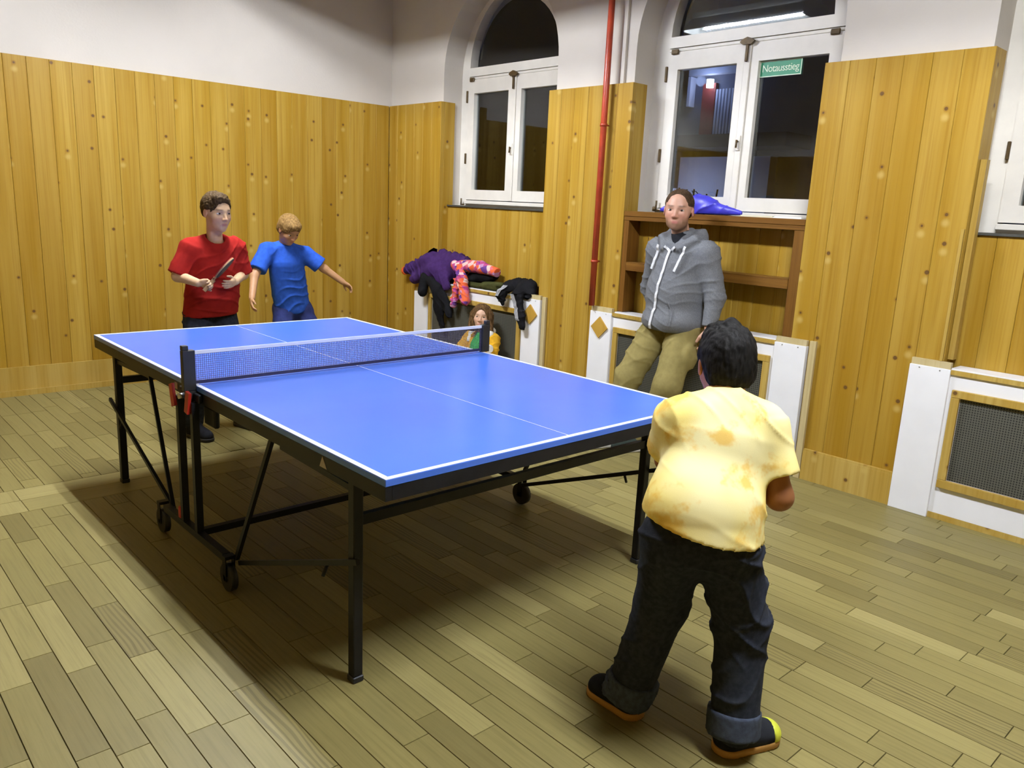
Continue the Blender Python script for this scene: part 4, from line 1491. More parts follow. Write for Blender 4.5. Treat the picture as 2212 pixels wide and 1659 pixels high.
arms = [soft_mesh([cap(blend_pts(shR, elR, 0.6), elR, 0.037, 0.035), cap(elR, wrR, 0.035, 0.024, 0.02)] + hr_, 0.0036), soft_mesh([cap(blend_pts(shL, elL, 0.6), elL, 0.037, 0.035), cap(elL, wrL, 0.035, 0.024, 0.02)] + hl_, 0.0036)]
sk = (0.62, 0.405, 0.225)
red_boy = mesh_obj('person', [soft_mesh(body, 0.009), hd.skin((-1.745, 0.056, 1.215), 0.044)] + arms, SKIN, None, hd.tint(sk, (0.42, 0.17, 0.14), flush=0.25))
tag(red_boy, 'boy in red T-shirt holding a bat at the far end of the table', 'person')
hd.eyes(red_boy)
H = hd.H
hr = soft_mesh([ell(hd.w(0, -0.05, 0.16), V3(0.345, 0.435, 0.375) * H, hd.R, 0.01), ell(hd.w(0, -0.20, 0.0), V3(0.30, 0.25, 0.22) * H, hd.R, 0.02), ell(hd.w(0.04, 0.22, 0.38), V3(0.22, 0.14, 0.12) * H, hd.R, 0.02),
                ell(hd.w(0, 0.48, -0.06), V3(0.30, 0.36, 0.37) * H, hd.R, 0.012, '-'), ell(hd.w(0, 0.30, -0.32), V3(0.5, 0.29, 0.36) * H, hd.R, 0.01, '-'),
                ell(hd.w(0.36, 0.05, -0.13), V3(0.15, 0.22, 0.19) * H, hd.R, 0.01, '-'), ell(hd.w(-0.36, 0.05, -0.13), V3(0.15, 0.22, 0.19) * H, hd.R, 0.01, '-')],
               0.004, cuts=[(tuple(hd.w(0, -0.2, -0.17)), tuple(hd.R @ V3(0, 0.2, -1)))], disp=folds(0.003, 150, 5))
mesh_obj('hair', [hr], HAIR_BROWN, red_boy)
RT = soft_mesh([cap((-1.862, 0.06, 0.72), CHE, 0.172, 0.158, 0.05, ((1, 0, 0), 0.76)), cap(shR, shL, 0.062, None, 0.045), cap(CHE, (-1.755, 0.056, 1.195), 0.11, 0.075, 0.04), ell((-1.80, 0.06, 0.90), (0.11, 0.14, 0.12), None, 0.05),
                cap(shR, blend_pts(shR, elR, 0.98), 0.062, 0.066, 0.035, None, True), cap(shL, blend_pts(shL, elL, 0.98), 0.062, 0.064, 0.035, None, True),
                cap((-1.70, 0.054, 1.29), (-1.745, 0.055, 1.225), 0.058, 0.05, 0.012, None, False, '-')], 0.0068,
               cuts=[((-1.85, 0.06, 0.758), (0.0, 0.06, -1))], disp=creases(0.0045, 44, ((0.2, 0.6, 0.7), (0.2, -0.6, 0.7), (0, 0.1, 1)), 33))
mesh_obj('tshirt', [RT], RED_CLOTH, red_boy)
jm = soft_mesh([cap((-1.87, 0.01, 0.79), (-1.87, 0.11, 0.79), 0.092, None, 0.04), cap(hpR, knR, 0.092, 0.075, 0.03), cap(knR, anR, 0.072, 0.062, 0.03), cap(hpL, knL, 0.092, 0.075, 0.03), cap(knL, anL, 0.072, 0.062, 0.03)],
               0.009, cuts=[((0, 0, 0.06), (0, 0, -1)), ((0, 0, 0.83), (0, 0, 1))], disp=creases(0.005, 46, ((0.3, 0.4, 0.85), (0.3, -0.4, 0.85)), 40))
mesh_obj('jeans', [jm], NAVY_JEANS, red_boy)
shoe('shoe', (-1.80, -0.13, 0), (-1.575, -0.085, 0), red_boy, BLACK_CLOTH, SOLE_BLACK)
shoe('shoe', (-1.885, 0.215, 0), (-1.655, 0.265, 0), red_boy, BLACK_CLOTH, SOLE_BLACK)

# his bat, held edge-on
bat = empty('table_tennis_bat', (-1.560, -0.055, 0.985))
tag(bat, 'table tennis bat held by the boy in red, seen from its edge', 'bat')
ad = unit(V3(-1.515, 0.030, 1.098) - V3(-1.560, -0.055, 0.985))
vd = unit(V3(3.143, -1.951, 1.53) - V3(-1.53, 0, 1.04))
nb = unit(np.cross(ad, vd))
nb = unit(nb - 0.10 * np.cross(ad, nb))
bw = np.cross(nb, ad)
BATM = Matrix(((bw[0], nb[0], ad[0]), (bw[1], nb[1], ad[1]), (bw[2], nb[2], ad[2])))
bat.rotation_euler = BATM.to_euler()
blade_poly = [(0.075 * math.sin(t), 0.125 - 0.080 * math.cos(t)) for t in np.linspace(0.25, 2 * math.pi - 0.25, 26)] + [(-0.014, 0.030), (0.014, 0.030)]
PLY = wood_boards('bat_plywood', (0.30, 0.16, 0.06), (0.45, 0.28, 0.12), (0.5, 0.33, 0.16), knots=False)
MB().prism(blade_poly, -0.0032, 0.0032).build('blade', PLY, bat)
rp = [(0.074 * math.sin(t), 0.127 - 0.077 * math.cos(t)) for t in np.linspace(0.35, 2 * math.pi - 0.35, 26)]
MB().prism(rp, 0.0034, 0.0075).build('rubber', plain('black_rubber_sheet', (0.03, 0.028, 0.028), 0.6), bat)
MB().prism(rp, -0.0075, -0.0034).build('rubber', plain('red_rubber_sheet', (0.35, 0.05, 0.03), 0.6), bat)
MB().prism([(-0.013, -0.055), (-0.011, 0.03), (-0.016, 0.046), (0.016, 0.046), (0.011, 0.03), (0.013, -0.055)], -0.011, -0.0078).prism([(-0.013, -0.055), (-0.011, 0.03), (0.011, 0.03), (0.013, -0.055)], -0.0077, 0.011).build('handle', PLY, bat)

# --- the boy in blue running behind him ----------------------------------------------------------------------------
hd = Head((-2.460, 0.918, 1.268), (0.78, 0.10, -0.55), (0.55, 0.05, 0.80), 0.215, 0.95, 0.92)
PEL, CHE = (-2.66, 1.04, 0.66), (-2.575, 0.945, 1.03)
shR, elR, wrR = (-2.575, 0.800, 1.115), (-2.52, 0.665, 0.925), (-2.42, 0.595, 0.77)
shL, elL, wrL = (-2.540, 1.080, 1.085), (-2.48, 1.220, 0.970), (-2.425, 1.355, 0.865)
hpR, knR, anR = (-2.66, 0.965, 0.62), (-2.53, 0.88, 0.36), (-2.68, 0.86, 0.10)
hpL, knL, anL = (-2.66, 1.115, 0.62), (-2.50, 1.20, 0.36), (-2.62, 1.24, 0.10)
body = [cap(PEL, CHE, 0.09, 0.10, 0.04, ((1, 0, 0.3), 0.72)), cap(shR, shL, 0.04, None, 0.03), cap(CHE, (-2.525, 0.925, 1.18), 0.06, 0.042, 0.03),
        cap(shR, elR, 0.036, 0.03), cap(shL, elL, 0.036, 0.03), cap(hpR, knR, 0.055, 0.042), cap(knR, anR, 0.04, 0.03), cap(hpL, knL, 0.055, 0.042), cap(knL, anL, 0.04, 0.03)]
arms = [soft_mesh([cap(blend_pts(shR, elR, 0.5), elR, 0.035, 0.031), cap(elR, wrR, 0.031, 0.023, 0.02)] + hand(wrR, (0.4, -0.2, -0.75), (0.3, 0.9, 0), 1, 0.12), 0.0038),
        soft_mesh([cap(blend_pts(shL, elL, 0.5), elL, 0.035, 0.031), cap(elL, wrL, 0.031, 0.023, 0.02)] + hand(wrL, (0.3, 0.7, -0.5), (0.3, -0.5, -0.7), 1, 0.12), 0.0038)]
sk = (0.50, 0.27, 0.13)
hd.brow = (0.25, 0.15, 0.06)
blue_boy = mesh_obj('person', [soft_mesh(body, 0.010), hd.skin((-2.545, 0.93, 1.12), 0.044)] + arms, SKIN, None, hd.tint(sk, (0.44, 0.19, 0.13), flush=0.25))
tag(blue_boy, 'fair haired child in blue T-shirt ducking forward behind the boy in red', 'person')
hd.eyes(blue_boy)
H = hd.H
hr = soft_mesh([ell(hd.w(0, -0.05, 0.15), V3(0.365, 0.45, 0.385) * H, hd.R, 0.01), ell(hd.w(0, -0.20, -0.08), V3(0.32, 0.27, 0.28) * H, hd.R, 0.02), ell(hd.w(0.0, 0.24, 0.30), V3(0.26, 0.16, 0.15) * H, hd.R, 0.02),
                ell(hd.w(0, 0.48, -0.14), V3(0.29, 0.33, 0.37) * H, hd.R, 0.012, '-'), ell(hd.w(0, 0.32, -0.34), V3(0.5, 0.29, 0.36) * H, hd.R, 0.01, '-')],
               0.0045, cuts=[(tuple(hd.w(0, -0.2, -0.28)), tuple(hd.R @ V3(0, 0.2, -1)))], disp=folds(0.002, 210, 7, (1, 1, 0.4)))
mesh_obj('hair', [hr], HAIR_FAIR, blue_boy)
BT = soft_mesh([cap((-2.65, 1.025, 0.70), CHE, 0.145, 0.140, 0.05, ((1, 0, 0.3), 0.74)), cap(shR, shL, 0.058, None, 0.04), cap(CHE, (-2.545, 0.93, 1.12), 0.10, 0.068, 0.04),
                cap(shR, blend_pts(shR, elR, 0.80), 0.060, 0.066, 0.03, None, True), cap(shL, blend_pts(shL, elL, 0.80), 0.060, 0.066, 0.03, None, True)], 0.0072,
               cuts=[((-2.65, 1.03, 0.60), (0.1, 0.1, -1))], disp=creases(0.005, 40, ((0.2, 0.7, 0.7), (0.2, -0.3, 0.9)), 53))
mesh_obj('tshirt', [BT], BLUE_SHIRT, blue_boy)
jm = soft_mesh([cap((-2.66, 0.98, 0.64), (-2.66, 1.10, 0.64), 0.098, None, 0.04), cap(hpR, knR, 0.085, 0.07, 0.03), cap(knR, anR, 0.066, 0.055, 0.03), cap(hpL, knL, 0.085, 0.07, 0.03), cap(knL, anL, 0.066, 0.055, 0.03)],
               0.010, cuts=[((0, 0, 0.06), (0, 0, -1))], disp=folds(0.005, 30, 57))
mesh_obj('trousers', [jm], BLUE_SHORT, blue_boy)
shoe('shoe', (-2.72, 0.85, 0), (-2.52, 0.84, 0), blue_boy, SHOE_DARK, SOLE_WHITE, h=0.008)
shoe('shoe', (-2.66, 1.23, 0), (-2.46, 1.27, 0), blue_boy, SHOE_DARK, SOLE_WHITE, h=0.008)

# --- the girl sitting on the floor against the radiator cover ----------------------------------------------------
hd = Head((-1.752, 2.245, 0.622), (0.66, -0.74, 0.10), (0, 0.1, 1), 0.205, 0.98, 0.88)
PEL, CHE = (-1.80, 2.25, 0.12), (-1.785, 2.285, 0.36)
shR, elR, wrR = (-1.910, 2.275, 0.425), (-1.985, 2.19, 0.28), (-1.90, 2.05, 0.25)
shL, elL, wrL = (-1.650, 2.285, 0.440), (-1.585, 2.21, 0.28), (-1.68, 2.06, 0.25)
hpR, knR, anR = (-1.87, 2.22, 0.10), (-1.96, 1.90, 0.22), (-1.90, 1.62, 0.09)
hpL, knL, anL = (-1.73, 2.22, 0.10), (-1.66, 1.90, 0.22), (-1.70, 1.62, 0.09)
body = [cap(PEL, CHE, 0.085, 0.09, 0.04, ((0, 1, 0), 0.75)), cap(shR, shL, 0.036, None, 0.03), cap(CHE, (-1.768, 2.275, 0.50), 0.06, 0.038, 0.03),
        cap(shR, elR, 0.032, 0.028), cap(shL, elL, 0.032, 0.028), cap(hpR, knR, 0.05, 0.04), cap(knR, anR, 0.038, 0.03), cap(hpL, knL, 0.05, 0.04), cap(knL, anL, 0.038, 0.03)]
arms = [soft_mesh([cap(elR, wrR, 0.028, 0.021, 0.02)] + hand(wrR, (0.4, -0.85, -0.25), (0.2, 0.1, -1), 1, 0.11), 0.004), soft_mesh([cap(elL, wrL, 0.028, 0.021, 0.02)] + hand(wrL, (-0.4, -0.85, -0.25), (0.2, 0.1, -1), -1, 0.11), 0.004)]
sk = (0.64, 0.40, 0.27)
hd.brow = (0.22, 0.13, 0.07)
girl = mesh_obj('person', [soft_mesh(body, 0.010), hd.skin((-1.770, 2.275, 0.475), 0.038)] + arms, SKIN, None, hd.tint(sk, (0.50, 0.20, 0.17), flush=0.2))
tag(girl, 'girl in yellow jacket and green shirt sitting on the floor behind the net', 'person')
hd.eyes(girl)
H = hd.H
hr = soft_mesh([ell(hd.w(0, -0.06, 0.14), V3(0.375, 0.46, 0.39) * H, hd.R, 0.01), ell(hd.w(0, -0.22, -0.20), V3(0.40, 0.30, 0.45) * H, hd.R, 0.03),
                cap(hd.w(0.34, 0.02, 0.05), hd.w(0.37, 0.06, -0.52), 0.11 * H, 0.14 * H, 0.05), cap(hd.w(-0.34, 0.02, 0.05), hd.w(-0.40, 0.08, -0.52), 0.12 * H, 0.15 * H, 0.05),
                ell(hd.w(0, 0.50, -0.10), V3(0.275, 0.42, 0.42) * H, hd.R, 0.010, '-'), ell(hd.w(0, 0.40, -0.5), V3(0.26, 0.38, 0.36) * H, hd.R, 0.01, '-')],
               0.0045, cuts=[(tuple(hd.w(0, 0, -0.60)), tuple(hd.R @ V3(0, 0.1, -1)))], disp=folds(0.004, 110, 15, (1, 1, 0.3)))
mesh_obj('hair', [hr], HAIR_GIRL, girl)
gs = soft_mesh([cap(PEL, CHE, 0.112, 0.116, 0.04, ((0, 1, 0), 0.93)), cap(CHE, (-1.772, 2.268, 0.455), 0.085, 0.055, 0.03)], 0.007, disp=folds(0.003, 34, 60))
mesh_obj('shirt', [gs], GREEN_SHIRT, girl)
jk = soft_mesh([cap(PEL, CHE, 0.128, 0.128, 0.04, ((0, 1, 0), 0.90)), cap(shR, shL, 0.056, None, 0.04), cap(shR, elR, 0.060, 0.056, 0.03), cap(elR, blend_pts(elR, wrR, 0.9), 0.054, 0.045, 0.03, None, True),
                cap(shL, elL, 0.060, 0.056, 0.03), cap(elL, blend_pts(elL, wrL, 0.9), 0.054, 0.045, 0.03, None, True),
                cap((-1.725, 2.185, 0.52), (-1.755, 2.115, 0.10), 0.070, 0.085, 0.015, None, False, '-')], 0.007, cuts=[((0, 0, 0.045), (0, 0, -1)), ((0, 2.418, 0.5), (0, 1, 0))], disp=creases(0.004, 50, ((0.5, 0.1, 0.85), (-0.5, 0.2, 0.8)), 62))
jo = mesh_obj('jacket', [jk], YELLOW_JACKET, girl)
cl = soft_mesh([cap((-1.655, 2.255, 0.485), (-1.69, 2.205, 0.425), 0.030, 0.022, 0.02), cap((-1.70, 2.31, 0.505), (-1.655, 2.255, 0.485), 0.03, None, 0.02), cap((-1.84, 2.31, 0.505), (-1.70, 2.32, 0.505), 0.03, None, 0.02),
                cap((-1.84, 2.31, 0.505), (-1.875, 2.245, 0.470), 0.028, 0.02, 0.02), cap((-1.875, 2.245, 0.470), (-1.845, 2.19, 0.42), 0.02, 0.016, 0.02)], 0.006)
mesh_obj('collar', [cl], WHITE_FLEECE, jo)
y = surf(jk[0], 0, 1, 1, 2.235, 2, 0.385, 0.02)
bx = MB().tube([(-1.590, 2.203, 0.392), (-1.560, 2.176, 0.390)], 0.030, 20)
bx.build('badge', WHITE_FLEECE, jo)
jm = soft_mesh([cap((-1.86, 2.25, 0.11), (-1.74, 2.25, 0.11), 0.095, None, 0.04), cap(hpR, knR, 0.072, 0.06, 0.03), cap(knR, anR, 0.056, 0.05, 0.03), cap(hpL, knL, 0.072, 0.06, 0.03), cap(knL, anL, 0.056, 0.05, 0.03)], 0.010,
               cuts=[((0, 0, 0.004), (0, 0, -1)), ((0, 1.64, 0), (0, -1, 0))], disp=folds(0.003, 30, 66))
mesh_obj('trousers', [jm], NAVY_JEANS, girl)
shoe('shoe', (-1.90, 1.66, 0), (-1.91, 1.48, 0), girl, SHOE_DARK, SOLE_WHITE, h=0.008, wdt=0.036, ht=0.07)
shoe('shoe', (-1.70, 1.66, 0), (-1.69, 1.48, 0), girl, SHOE_DARK, SOLE_WHITE, h=0.008, wdt=0.036, ht=0.07)

# --- the boy in the yellow shirt, seen from behind ------------------------------------------------------------------
FW = unit((-0.74, 0.66, 0))
LT = np.array([FW[1], -FW[0], 0])      # his right hand side
hd = Head((1.884, 0.084, 1.094), (-0.72, 0.62, -0.30), (-0.22, 0.20, 1), 0.226, 1.02, 0.95)
PEL, CHE = (1.992, -0.125, 0.655), (1.955, -0.010, 0.895)
shR, elR, wrR = (2.030, 0.082, 0.945), (2.105, 0.080, 0.752), (1.990, 0.240, 0.785)
shL, elL, wrL = (1.862, -0.090, 0.950), (1.785, -0.020, 0.795), (1.745, 0.140, 0.815)
hpR, knR, anR = (2.045, -0.065, 0.610), (2.085, -0.010, 0.375), (2.122, -0.055, 0.095)
hpL, knL, anL = (1.940, -0.175, 0.615), (1.885, -0.128, 0.395), (1.822, -0.165, 0.095)
body = [cap(PEL, CHE, 0.10, 0.105, 0.04, (FW, 0.7)), cap(shR, shL, 0.04, None, 0.03), cap(CHE, (1.925, 0.035, 1.03), 0.065, 0.048, 0.03),
        cap(shR, elR, 0.040, 0.036), cap(shL, elL, 0.040, 0.036), cap(hpR, knR, 0.055, 0.045), cap(knR, anR, 0.042, 0.03), cap(hpL, knL, 0.055, 0.045), cap(knL, anL, 0.042, 0.03)]
arms = [soft_mesh([cap(blend_pts(shR, elR, 0.4), elR, 0.041, 0.037), cap(elR, wrR, 0.037, 0.026, 0.02)] + hand(wrR, (-0.7, 0.5, 0.3), (-0.6, -0.7, 0), 1, 0.13, (0.7, 1.0, 0.7)), 0.0045),
        soft_mesh([cap(blend_pts(shL, elL, 0.4), elL, 0.041, 0.037), cap(elL, wrL, 0.037, 0.026, 0.02)] + hand(wrL, (-0.4, 0.8, 0.2), (0.8, 0.4, 0), -1, 0.13, (0.5, 0.7, 0.5)), 0.0045)]
sk = (0.33, 0.135, 0.05)
yb = mesh_obj('person', [soft_mesh(body, 0.008), hd.skin((1.935, 0.022, 0.995), 0.050)] + arms, SKIN, None, hd.tint(sk, (0.3, 0.1, 0.08), flush=0.3))
tag(yb, 'boy in yellow batik T-shirt and dark jeans seen from behind, crouching at the near end', 'person')
hd.eyes(yb)
H = hd.H
hr = soft_mesh([ell(hd.w(0, -0.055, 0.15), V3(0.365, 0.46, 0.385) * H, hd.R, 0.01), ell(hd.w(0, -0.20, -0.10), V3(0.325, 0.27, 0.30) * H, hd.R, 0.03), ell(hd.w(0.0, 0.05, 0.42), V3(0.20, 0.22, 0.14) * H, hd.R, 0.03),
                ell(hd.w(0, 0.50, -0.06), V3(0.31, 0.36, 0.37) * H, hd.R, 0.012, '-'), ell(hd.w(0, 0.30, -0.34), V3(0.5, 0.30, 0.36) * H, hd.R, 0.01, '-'),
                ell(hd.w(0.37, 0.03, -0.12), V3(0.12, 0.14, 0.17) * H, hd.R, 0.01, '-'), ell(hd.w(-0.37, 0.03, -0.12), V3(0.12, 0.14, 0.17) * H, hd.R, 0.01, '-')],
               0.004, cuts=[(tuple(hd.w(0, -0.2, -0.30)), tuple(hd.R @ V3(0, 0.15, -1)))], disp=lambda P: 0.0012 * waves(P, 260, 12, 6, (1, 1, 0.25)) + 0.007 * np.abs(waves(P, 150, 13, 5, (1, 1, 0.3))) * smooth01(hd.loc(P)[:, 2], 0.25, 0.5))
mesh_obj('hair', [hr], HAIR_BLACK, yb)
hem_n = unit(np.cross(V3(2.124, -0.028, 0.657) - V3(1.886, -0.261, 0.723), FW + V3(0, 0, 0.1)))
hem_n = hem_n * (-np.sign(hem_n[2]))
YS_ = soft_mesh([cap((1.986, -0.115, 0.70), CHE, 0.158, 0.155, 0.05, (FW, 0.66)), cap(shR, shL, 0.066, None, 0.05), cap(CHE, (1.942, 0.014, 0.945), 0.115, 0.075, 0.05), cap((2.0, -0.135, 0.57), (1.990, -0.122, 0.70), 0.184, 0.160, 0.05, (FW, 0.80)),
                 cap(shR, (2.090, 0.080, 0.808), 0.066, 0.066, 0.03, None, True), cap(shL, blend_pts(shL, elL, 0.72), 0.068, 0.074, 0.035, None, True)], 0.0058,
                cuts=[((2.0, -0.14, 0.682), hem_n)], disp=creases(0.0040, 36, ((0.55, 0.5, 0.7), (-0.3, -0.4, 0.85), (0.1, 0.1, 1)), 71, soft=0.25))
mesh_obj('tshirt', [YS_], BATIK, yb)
JE = soft_mesh([cap((1.948, -0.168, 0.640), (2.040, -0.074, 0.630), 0.104, None, 0.05), cap(hpR, knR, 0.092, 0.078, 0.03), cap(knR, anR, 0.074, 0.070, 0.03), cap(hpL, knL, 0.092, 0.078, 0.03), cap(knL, anL, 0.074, 0.068, 0.03)], 0.0058,
               cuts=[((0, 0, 0.055), (0, 0, -1)), ((0, 0, 0.745), (0, 0, 1))], disp=creases(0.0052, 38, ((0.5, 0.4, 0.75), (-0.45, -0.4, 0.8), (0.1, 0.1, 1)), 83))
jo = mesh_obj('jeans', [JE], NAVY_JEANS, yb)
for an, kn in ((anR, knR), (anL, knL)):
    a = blend_pts(kn, an, 1.12)
    b = blend_pts(kn, an, 0.86)
    cf = soft_mesh([cap(a, b, 0.078, 0.077, 0.02, None, True)], 0.006, cuts=[((0, 0, 0.040), (0, 0, -1))], disp=creases(0.006, 60, ((0.1, 0.1, 1), (0.4, -0.3, 0.85)), 91))
    mesh_obj('cuff', [cf], NAVY_CUFF, jo)
shoe('shoe', (2.098, -0.100, 0), (2.178, 0.098, 0), yb, BLACK_CLOTH, SOLE_TAN, wdt=0.043, toecap=LIME, h=0.005)
shoe('shoe', (1.865, -0.150, 0), (1.660, -0.150, 0), yb, BLACK_CLOTH, SOLE_TAN, wdt=0.043, h=0.005)


# ------------------------------------------------------------------ coats on the radiator cover, bag and papers on the sill
PURPLE = cloth('purple_softshell', (0.046, 0.018, 0.090), 0.15)
BLACK_COAT = cloth('black_coat', (0.005, 0.005, 0.006), 0.2)
OLIVE = cloth('olive_fleece', (0.045, 0.046, 0.012), 0.15)
BAG_BLUE = plain('blue_nylon', (0.05, 0.045, 0.50), 0.4, var=0.15, vscale=18)
PATCH = check_mat()
ORANGE_TRIM = cloth('orange_lining', (0.62, 0.10, 0.02))
WALLCUT = ((0, 2.559, 0), (0, 1, 0))

pj = soft_mesh([ell((-2.66, 2.50, 1.00), (0.17, 0.06, 0.11), None, 0.05), ell((-2.45, 2.49, 0.97), (0.20, 0.075, 0.11), None, 0.05), cap((-2.72, 2.50, 1.05), (-2.70, 2.51, 1.085), 0.05, 0.022, 0.03),
                cap((-2.70, 2.415, 1.00), (-3.02, 2.400, 0.885), 0.075, 0.048, 0.04), cap((-2.62, 2.40, 0.93), (-2.90, 2.395, 0.815), 0.07, 0.05, 0.04),
                cap((-2.60, 2.42, 0.95), (-2.42, 2.40, 0.80), 0.09, 0.05, 0.05, ((0, 1, 0), 0.6)), cap((-2.42, 2.50, 1.02), (-2.28, 2.49, 1.015), 0.055, 0.045, 0.04)],
               0.007, cuts=[WALLCUT], disp=creases(0.012, 40, ((0.7, 0.2, 0.6), (-0.5, 0.2, 0.8), (1, 0, 0.2)), 101))
# keep clear of the panelling where the sleeve hangs past the niche
pj[0][:, 1] = np.where(pj[0][:, 0] < -2.645, np.minimum(pj[0][:, 1], 2.457), pj[0][:, 1])
_lw = pj[0][:, 2] < 0.842
pj[0][_lw, 1] = np.minimum(pj[0][_lw, 1], 2.419)
pjo = mesh_obj('purple_jacket', [pj], PURPLE, None)
tag(pjo, 'purple jacket with patterned sleeves heaped on the radiator cover', 'jacket')
mesh_obj('sleeve_lining', [soft_mesh([cap((-3.045, 2.395, 0.878), (-3.068, 2.393, 0.870), 0.040, 0.036, 0.01, None, True)], 0.005)], ORANGE_TRIM, pjo)
sl1 = soft_mesh([cap((-2.30, 2.47, 0.985), (-2.06, 2.475, 0.995), 0.050, 0.050, 0.03), cap((-2.06, 2.475, 0.995), (-1.83, 2.47, 0.965), 0.050, 0.042, 0.03, None, True), cap((-2.36, 2.44, 0.99), (-2.30, 2.42, 0.955), 0.04, 0.035, 0.02)], 0.006, cuts=[WALLCUT], disp=creases(0.006, 60, ((1, 0, 0.2), (0.8, 0.2, -0.5)), 103))
mesh_obj('patterned_sleeve', [sl1], PATCH, pjo)
sl2 = soft_mesh([cap((-2.27, 2.42, 0.965), (-2.19, 2.385, 0.885), 0.045, 0.045, 0.03), cap((-2.19, 2.385, 0.885), (-2.115, 2.365, 0.705), 0.048, 0.040, 0.03), cap((-2.25, 2.385, 0.86), (-2.275, 2.365, 0.655), 0.040, 0.028, 0.02)], 0.006, disp=creases(0.006, 60, ((0.2, 0, 1), (0.6, 0.2, 0.8)), 105), cuts=[((0, 2.42, 0), (0, 1, 0))])
sl2[0][:, 1] -= 0.0
mesh_obj('patterned_sleeve', [sl2], PATCH, pjo)

bc = soft_mesh([cap((-2.70, 2.37, 0.86), (-2.72, 2.355, 0.715), 0.045, 0.045, 0.03), cap((-2.66, 2.38, 0.85), (-2.50, 2.365, 0.74), 0.05, 0.05, 0.04, ((0, 1, 0), 0.7)), cap((-2.52, 2.37, 0.75), (-2.50, 2.375, 0.60), 0.06, 0.055, 0.03, ((0, 1, 0), 0.6)),
                cap((-2.50, 2.375, 0.60), (-2.455, 2.385, 0.43), 0.055, 0.03, 0.03, ((0, 1, 0), 0.6)), cap((-2.44, 2.375, 0.70), (-2.36, 2.38, 0.56), 0.05, 0.04, 0.03, ((0, 1, 0), 0.6))], 0.007, cuts=[((0, 2.418, 0), (0, 1, 0))], disp=creases(0.008, 44, ((0.8, 0.1, 0.4), (0.9, 0, -0.3)), 111))
bco = mesh_obj('black_coat', [bc], BLACK_COAT, None)
tag(bco, 'black coat hanging down the radiator cover below the purple jacket', 'coat')
sc = soft_mesh([cap((-2.22, 2.515, 0.862), (-1.96, 2.51, 0.885), 0.045, 0.045, 0.03, ((0, 1, 0), 0.8)), cap((-2.15, 2.50, 0.90), (-1.90, 2.50, 0.900), 0.035, 0.035, 0.03)], 0.007, cuts=[WALLCUT, ((0, 0, 0.8165), (0, 0, -1))], disp=folds(0.006, 24, 115))
sc[0][:, 2] += 0.028
so = mesh_obj('garment_bundle', [sc], BLACK_COAT, None)
tag(so, 'small black garment bundle under the checked sleeve', 'garment')
ov = soft_mesh([cap((-2.24, 2.485, 0.833), (-1.83, 2.485, 0.833), 0.022, None, 0.01, ((0, 1, 0), 2.2)), cap((-2.0, 2.485, 0.852), (-1.80, 2.485, 0.866), 0.024, 0.026, 0.015, ((0, 1, 0), 2.0))], 0.006, cuts=[WALLCUT, ((0, 0, 0.8135), (0, 0, -1))], disp=folds(0.004, 26, 117))
ovo = mesh_obj('olive_pullover', [ov], OLIVE, None)
tag(ovo, 'folded olive green pullover lying on the radiator cover ledge', 'pullover')

STRIPE = None
tp = soft_mesh([cap((-1.70, 2.48, 0.865), (-1.46, 2.485, 0.875), 0.05, 0.058, 0.04), cap((-1.62, 2.49, 0.895), (-1.43, 2.49, 0.905), 0.045, 0.04, 0.04), cap((-1.47, 2.47, 0.865), (-1.40, 2.46, 0.835), 0.045, 0.04, 0.03),
                cap((-1.66, 2.44, 0.865), (-1.675, 2.375, 0.80), 0.045, 0.04, 0.03), cap((-1.675, 2.375, 0.80), (-1.648, 2.375, 0.738), 0.040, 0.022, 0.03, ((0, 1, 0), 0.7)),
                cap((-1.49, 2.44, 0.865), (-1.475, 2.375, 0.82), 0.048, 0.045, 0.03), cap((-1.475, 2.375, 0.82), (-1.43, 2.375, 0.66), 0.045, 0.042, 0.03, ((0, 1, 0), 0.7)), cap((-1.43, 2.375, 0.66), (-1.405, 2.375, 0.585), 0.042, 0.034, 0.03, ((0, 1, 0), 0.7))],
               0.006, cuts=[((0, 2.559, 0), (0, 1, 0))], disp=creases(0.006, 50, ((0.7, 0.2, 0.5), (-0.4, 0.1, 0.9)), 121))
q = tp[0]
low = q[:, 2] < 0.812
q[low, 1] = np.minimum(q[low, 1], 2.409)
q[~low, 2] = np.maximum(q[~low, 2], 0.8395)
tpo = mesh_obj('track_trousers', [tp], BLACK_COAT, None)
tag(tpo, 'black track trousers with three white stripes hanging over the radiator cover', 'trousers')
STR = cloth('stripe_grey', (0.36, 0.36, 0.37), 0.05)
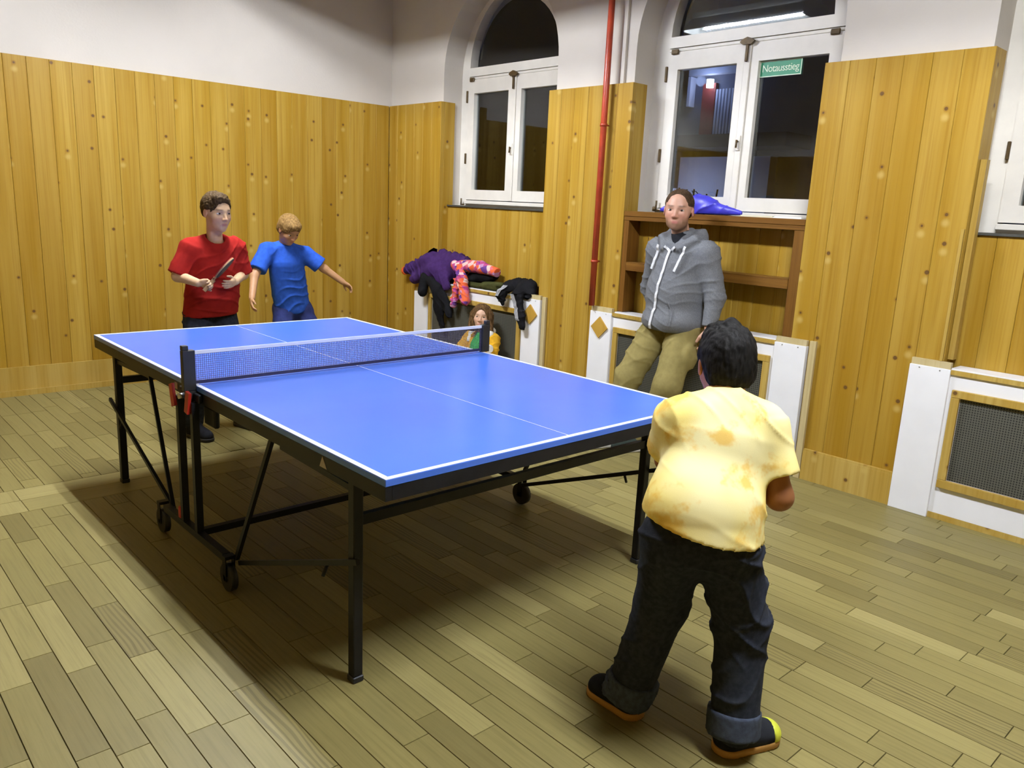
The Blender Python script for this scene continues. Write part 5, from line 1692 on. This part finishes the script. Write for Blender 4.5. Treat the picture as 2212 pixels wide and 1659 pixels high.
for k in (-1, 0, 1):
    pts = front_line(q, [(-1.487 + 0.062 * t + k * 0.014, 0.835 - 0.205 * t) for t in np.linspace(0, 1, 14)], tol=0.012)
    ribbon('stripe', pts, 0.009, STR, tpo, (0.2, -1, 0), 0.0015)
    pts = front_line(q, [(-1.640 - 0.035 * t + k * 0.012, 0.885 - 0.085 * t) for t in np.linspace(0, 1, 8)], tol=0.012)
    ribbon('stripe', pts, 0.008, STR, tpo, (0.2, -1, 0), 0.0015)

# blue bag slumped on the sill
bg = soft_mesh([ell((0.00, 2.605, 1.575), (0.13, 0.050, 0.075), None, 0.05), cap((0.05, 2.605, 1.57), (0.315, 2.60, 1.540), 0.055, 0.020, 0.04, ((0, 1, 0), 0.8)), cap((-0.05, 2.60, 1.55), (-0.29, 2.60, 1.540), 0.04, 0.02, 0.04)],
               0.0065, cuts=[((0, 0, 1.5215), (0, 0, -1)), ((0, 2.662, 0), (0, 1, 0))], disp=creases(0.010, 44, ((0.6, 0.2, 0.7), (-0.7, 0.2, 0.6)), 131))
bgo = mesh_obj('drawstring_bag', [bg], BAG_BLUE, None)
tag(bgo, 'bright blue nylon bag slumped on the window sill behind the man', 'bag')
MB().tube([(-0.05, 2.61, 1.64), (-0.085, 2.625, 1.672), (-0.05, 2.62, 1.668), (0.0, 2.61, 1.635)], 0.003, 6).build('cord', BLACK_CLOTH, bgo)
for k, (x0, x1, y0, y1, z0, lab) in enumerate(((0.37, 0.60, 2.500, 2.545, 1.5208, 'thin pale paper folder lying on the sill beside the blue bag'), (0.615, 0.80, 2.475, 2.535, 1.5208, 'flat white paper sheet lying at the sill end beside the panelling'))):
    pb = MB()
    for j in range(3):
        d = 0.004 * j
        pb.box((x0 + d, y0 + d * 0.6, z0 + j * 0.0032), (x1 - d * 0.5, y1 - d * 0.3, z0 + j * 0.0032 + 0.0028))
    po = pb.build('paper', plain('paper_white', (0.76, 0.77, 0.72), 0.7, var=0.03) if k else plain('paper_cream', (0.62, 0.58, 0.40), 0.7, var=0.04))
    tag(po, lab, 'paper')
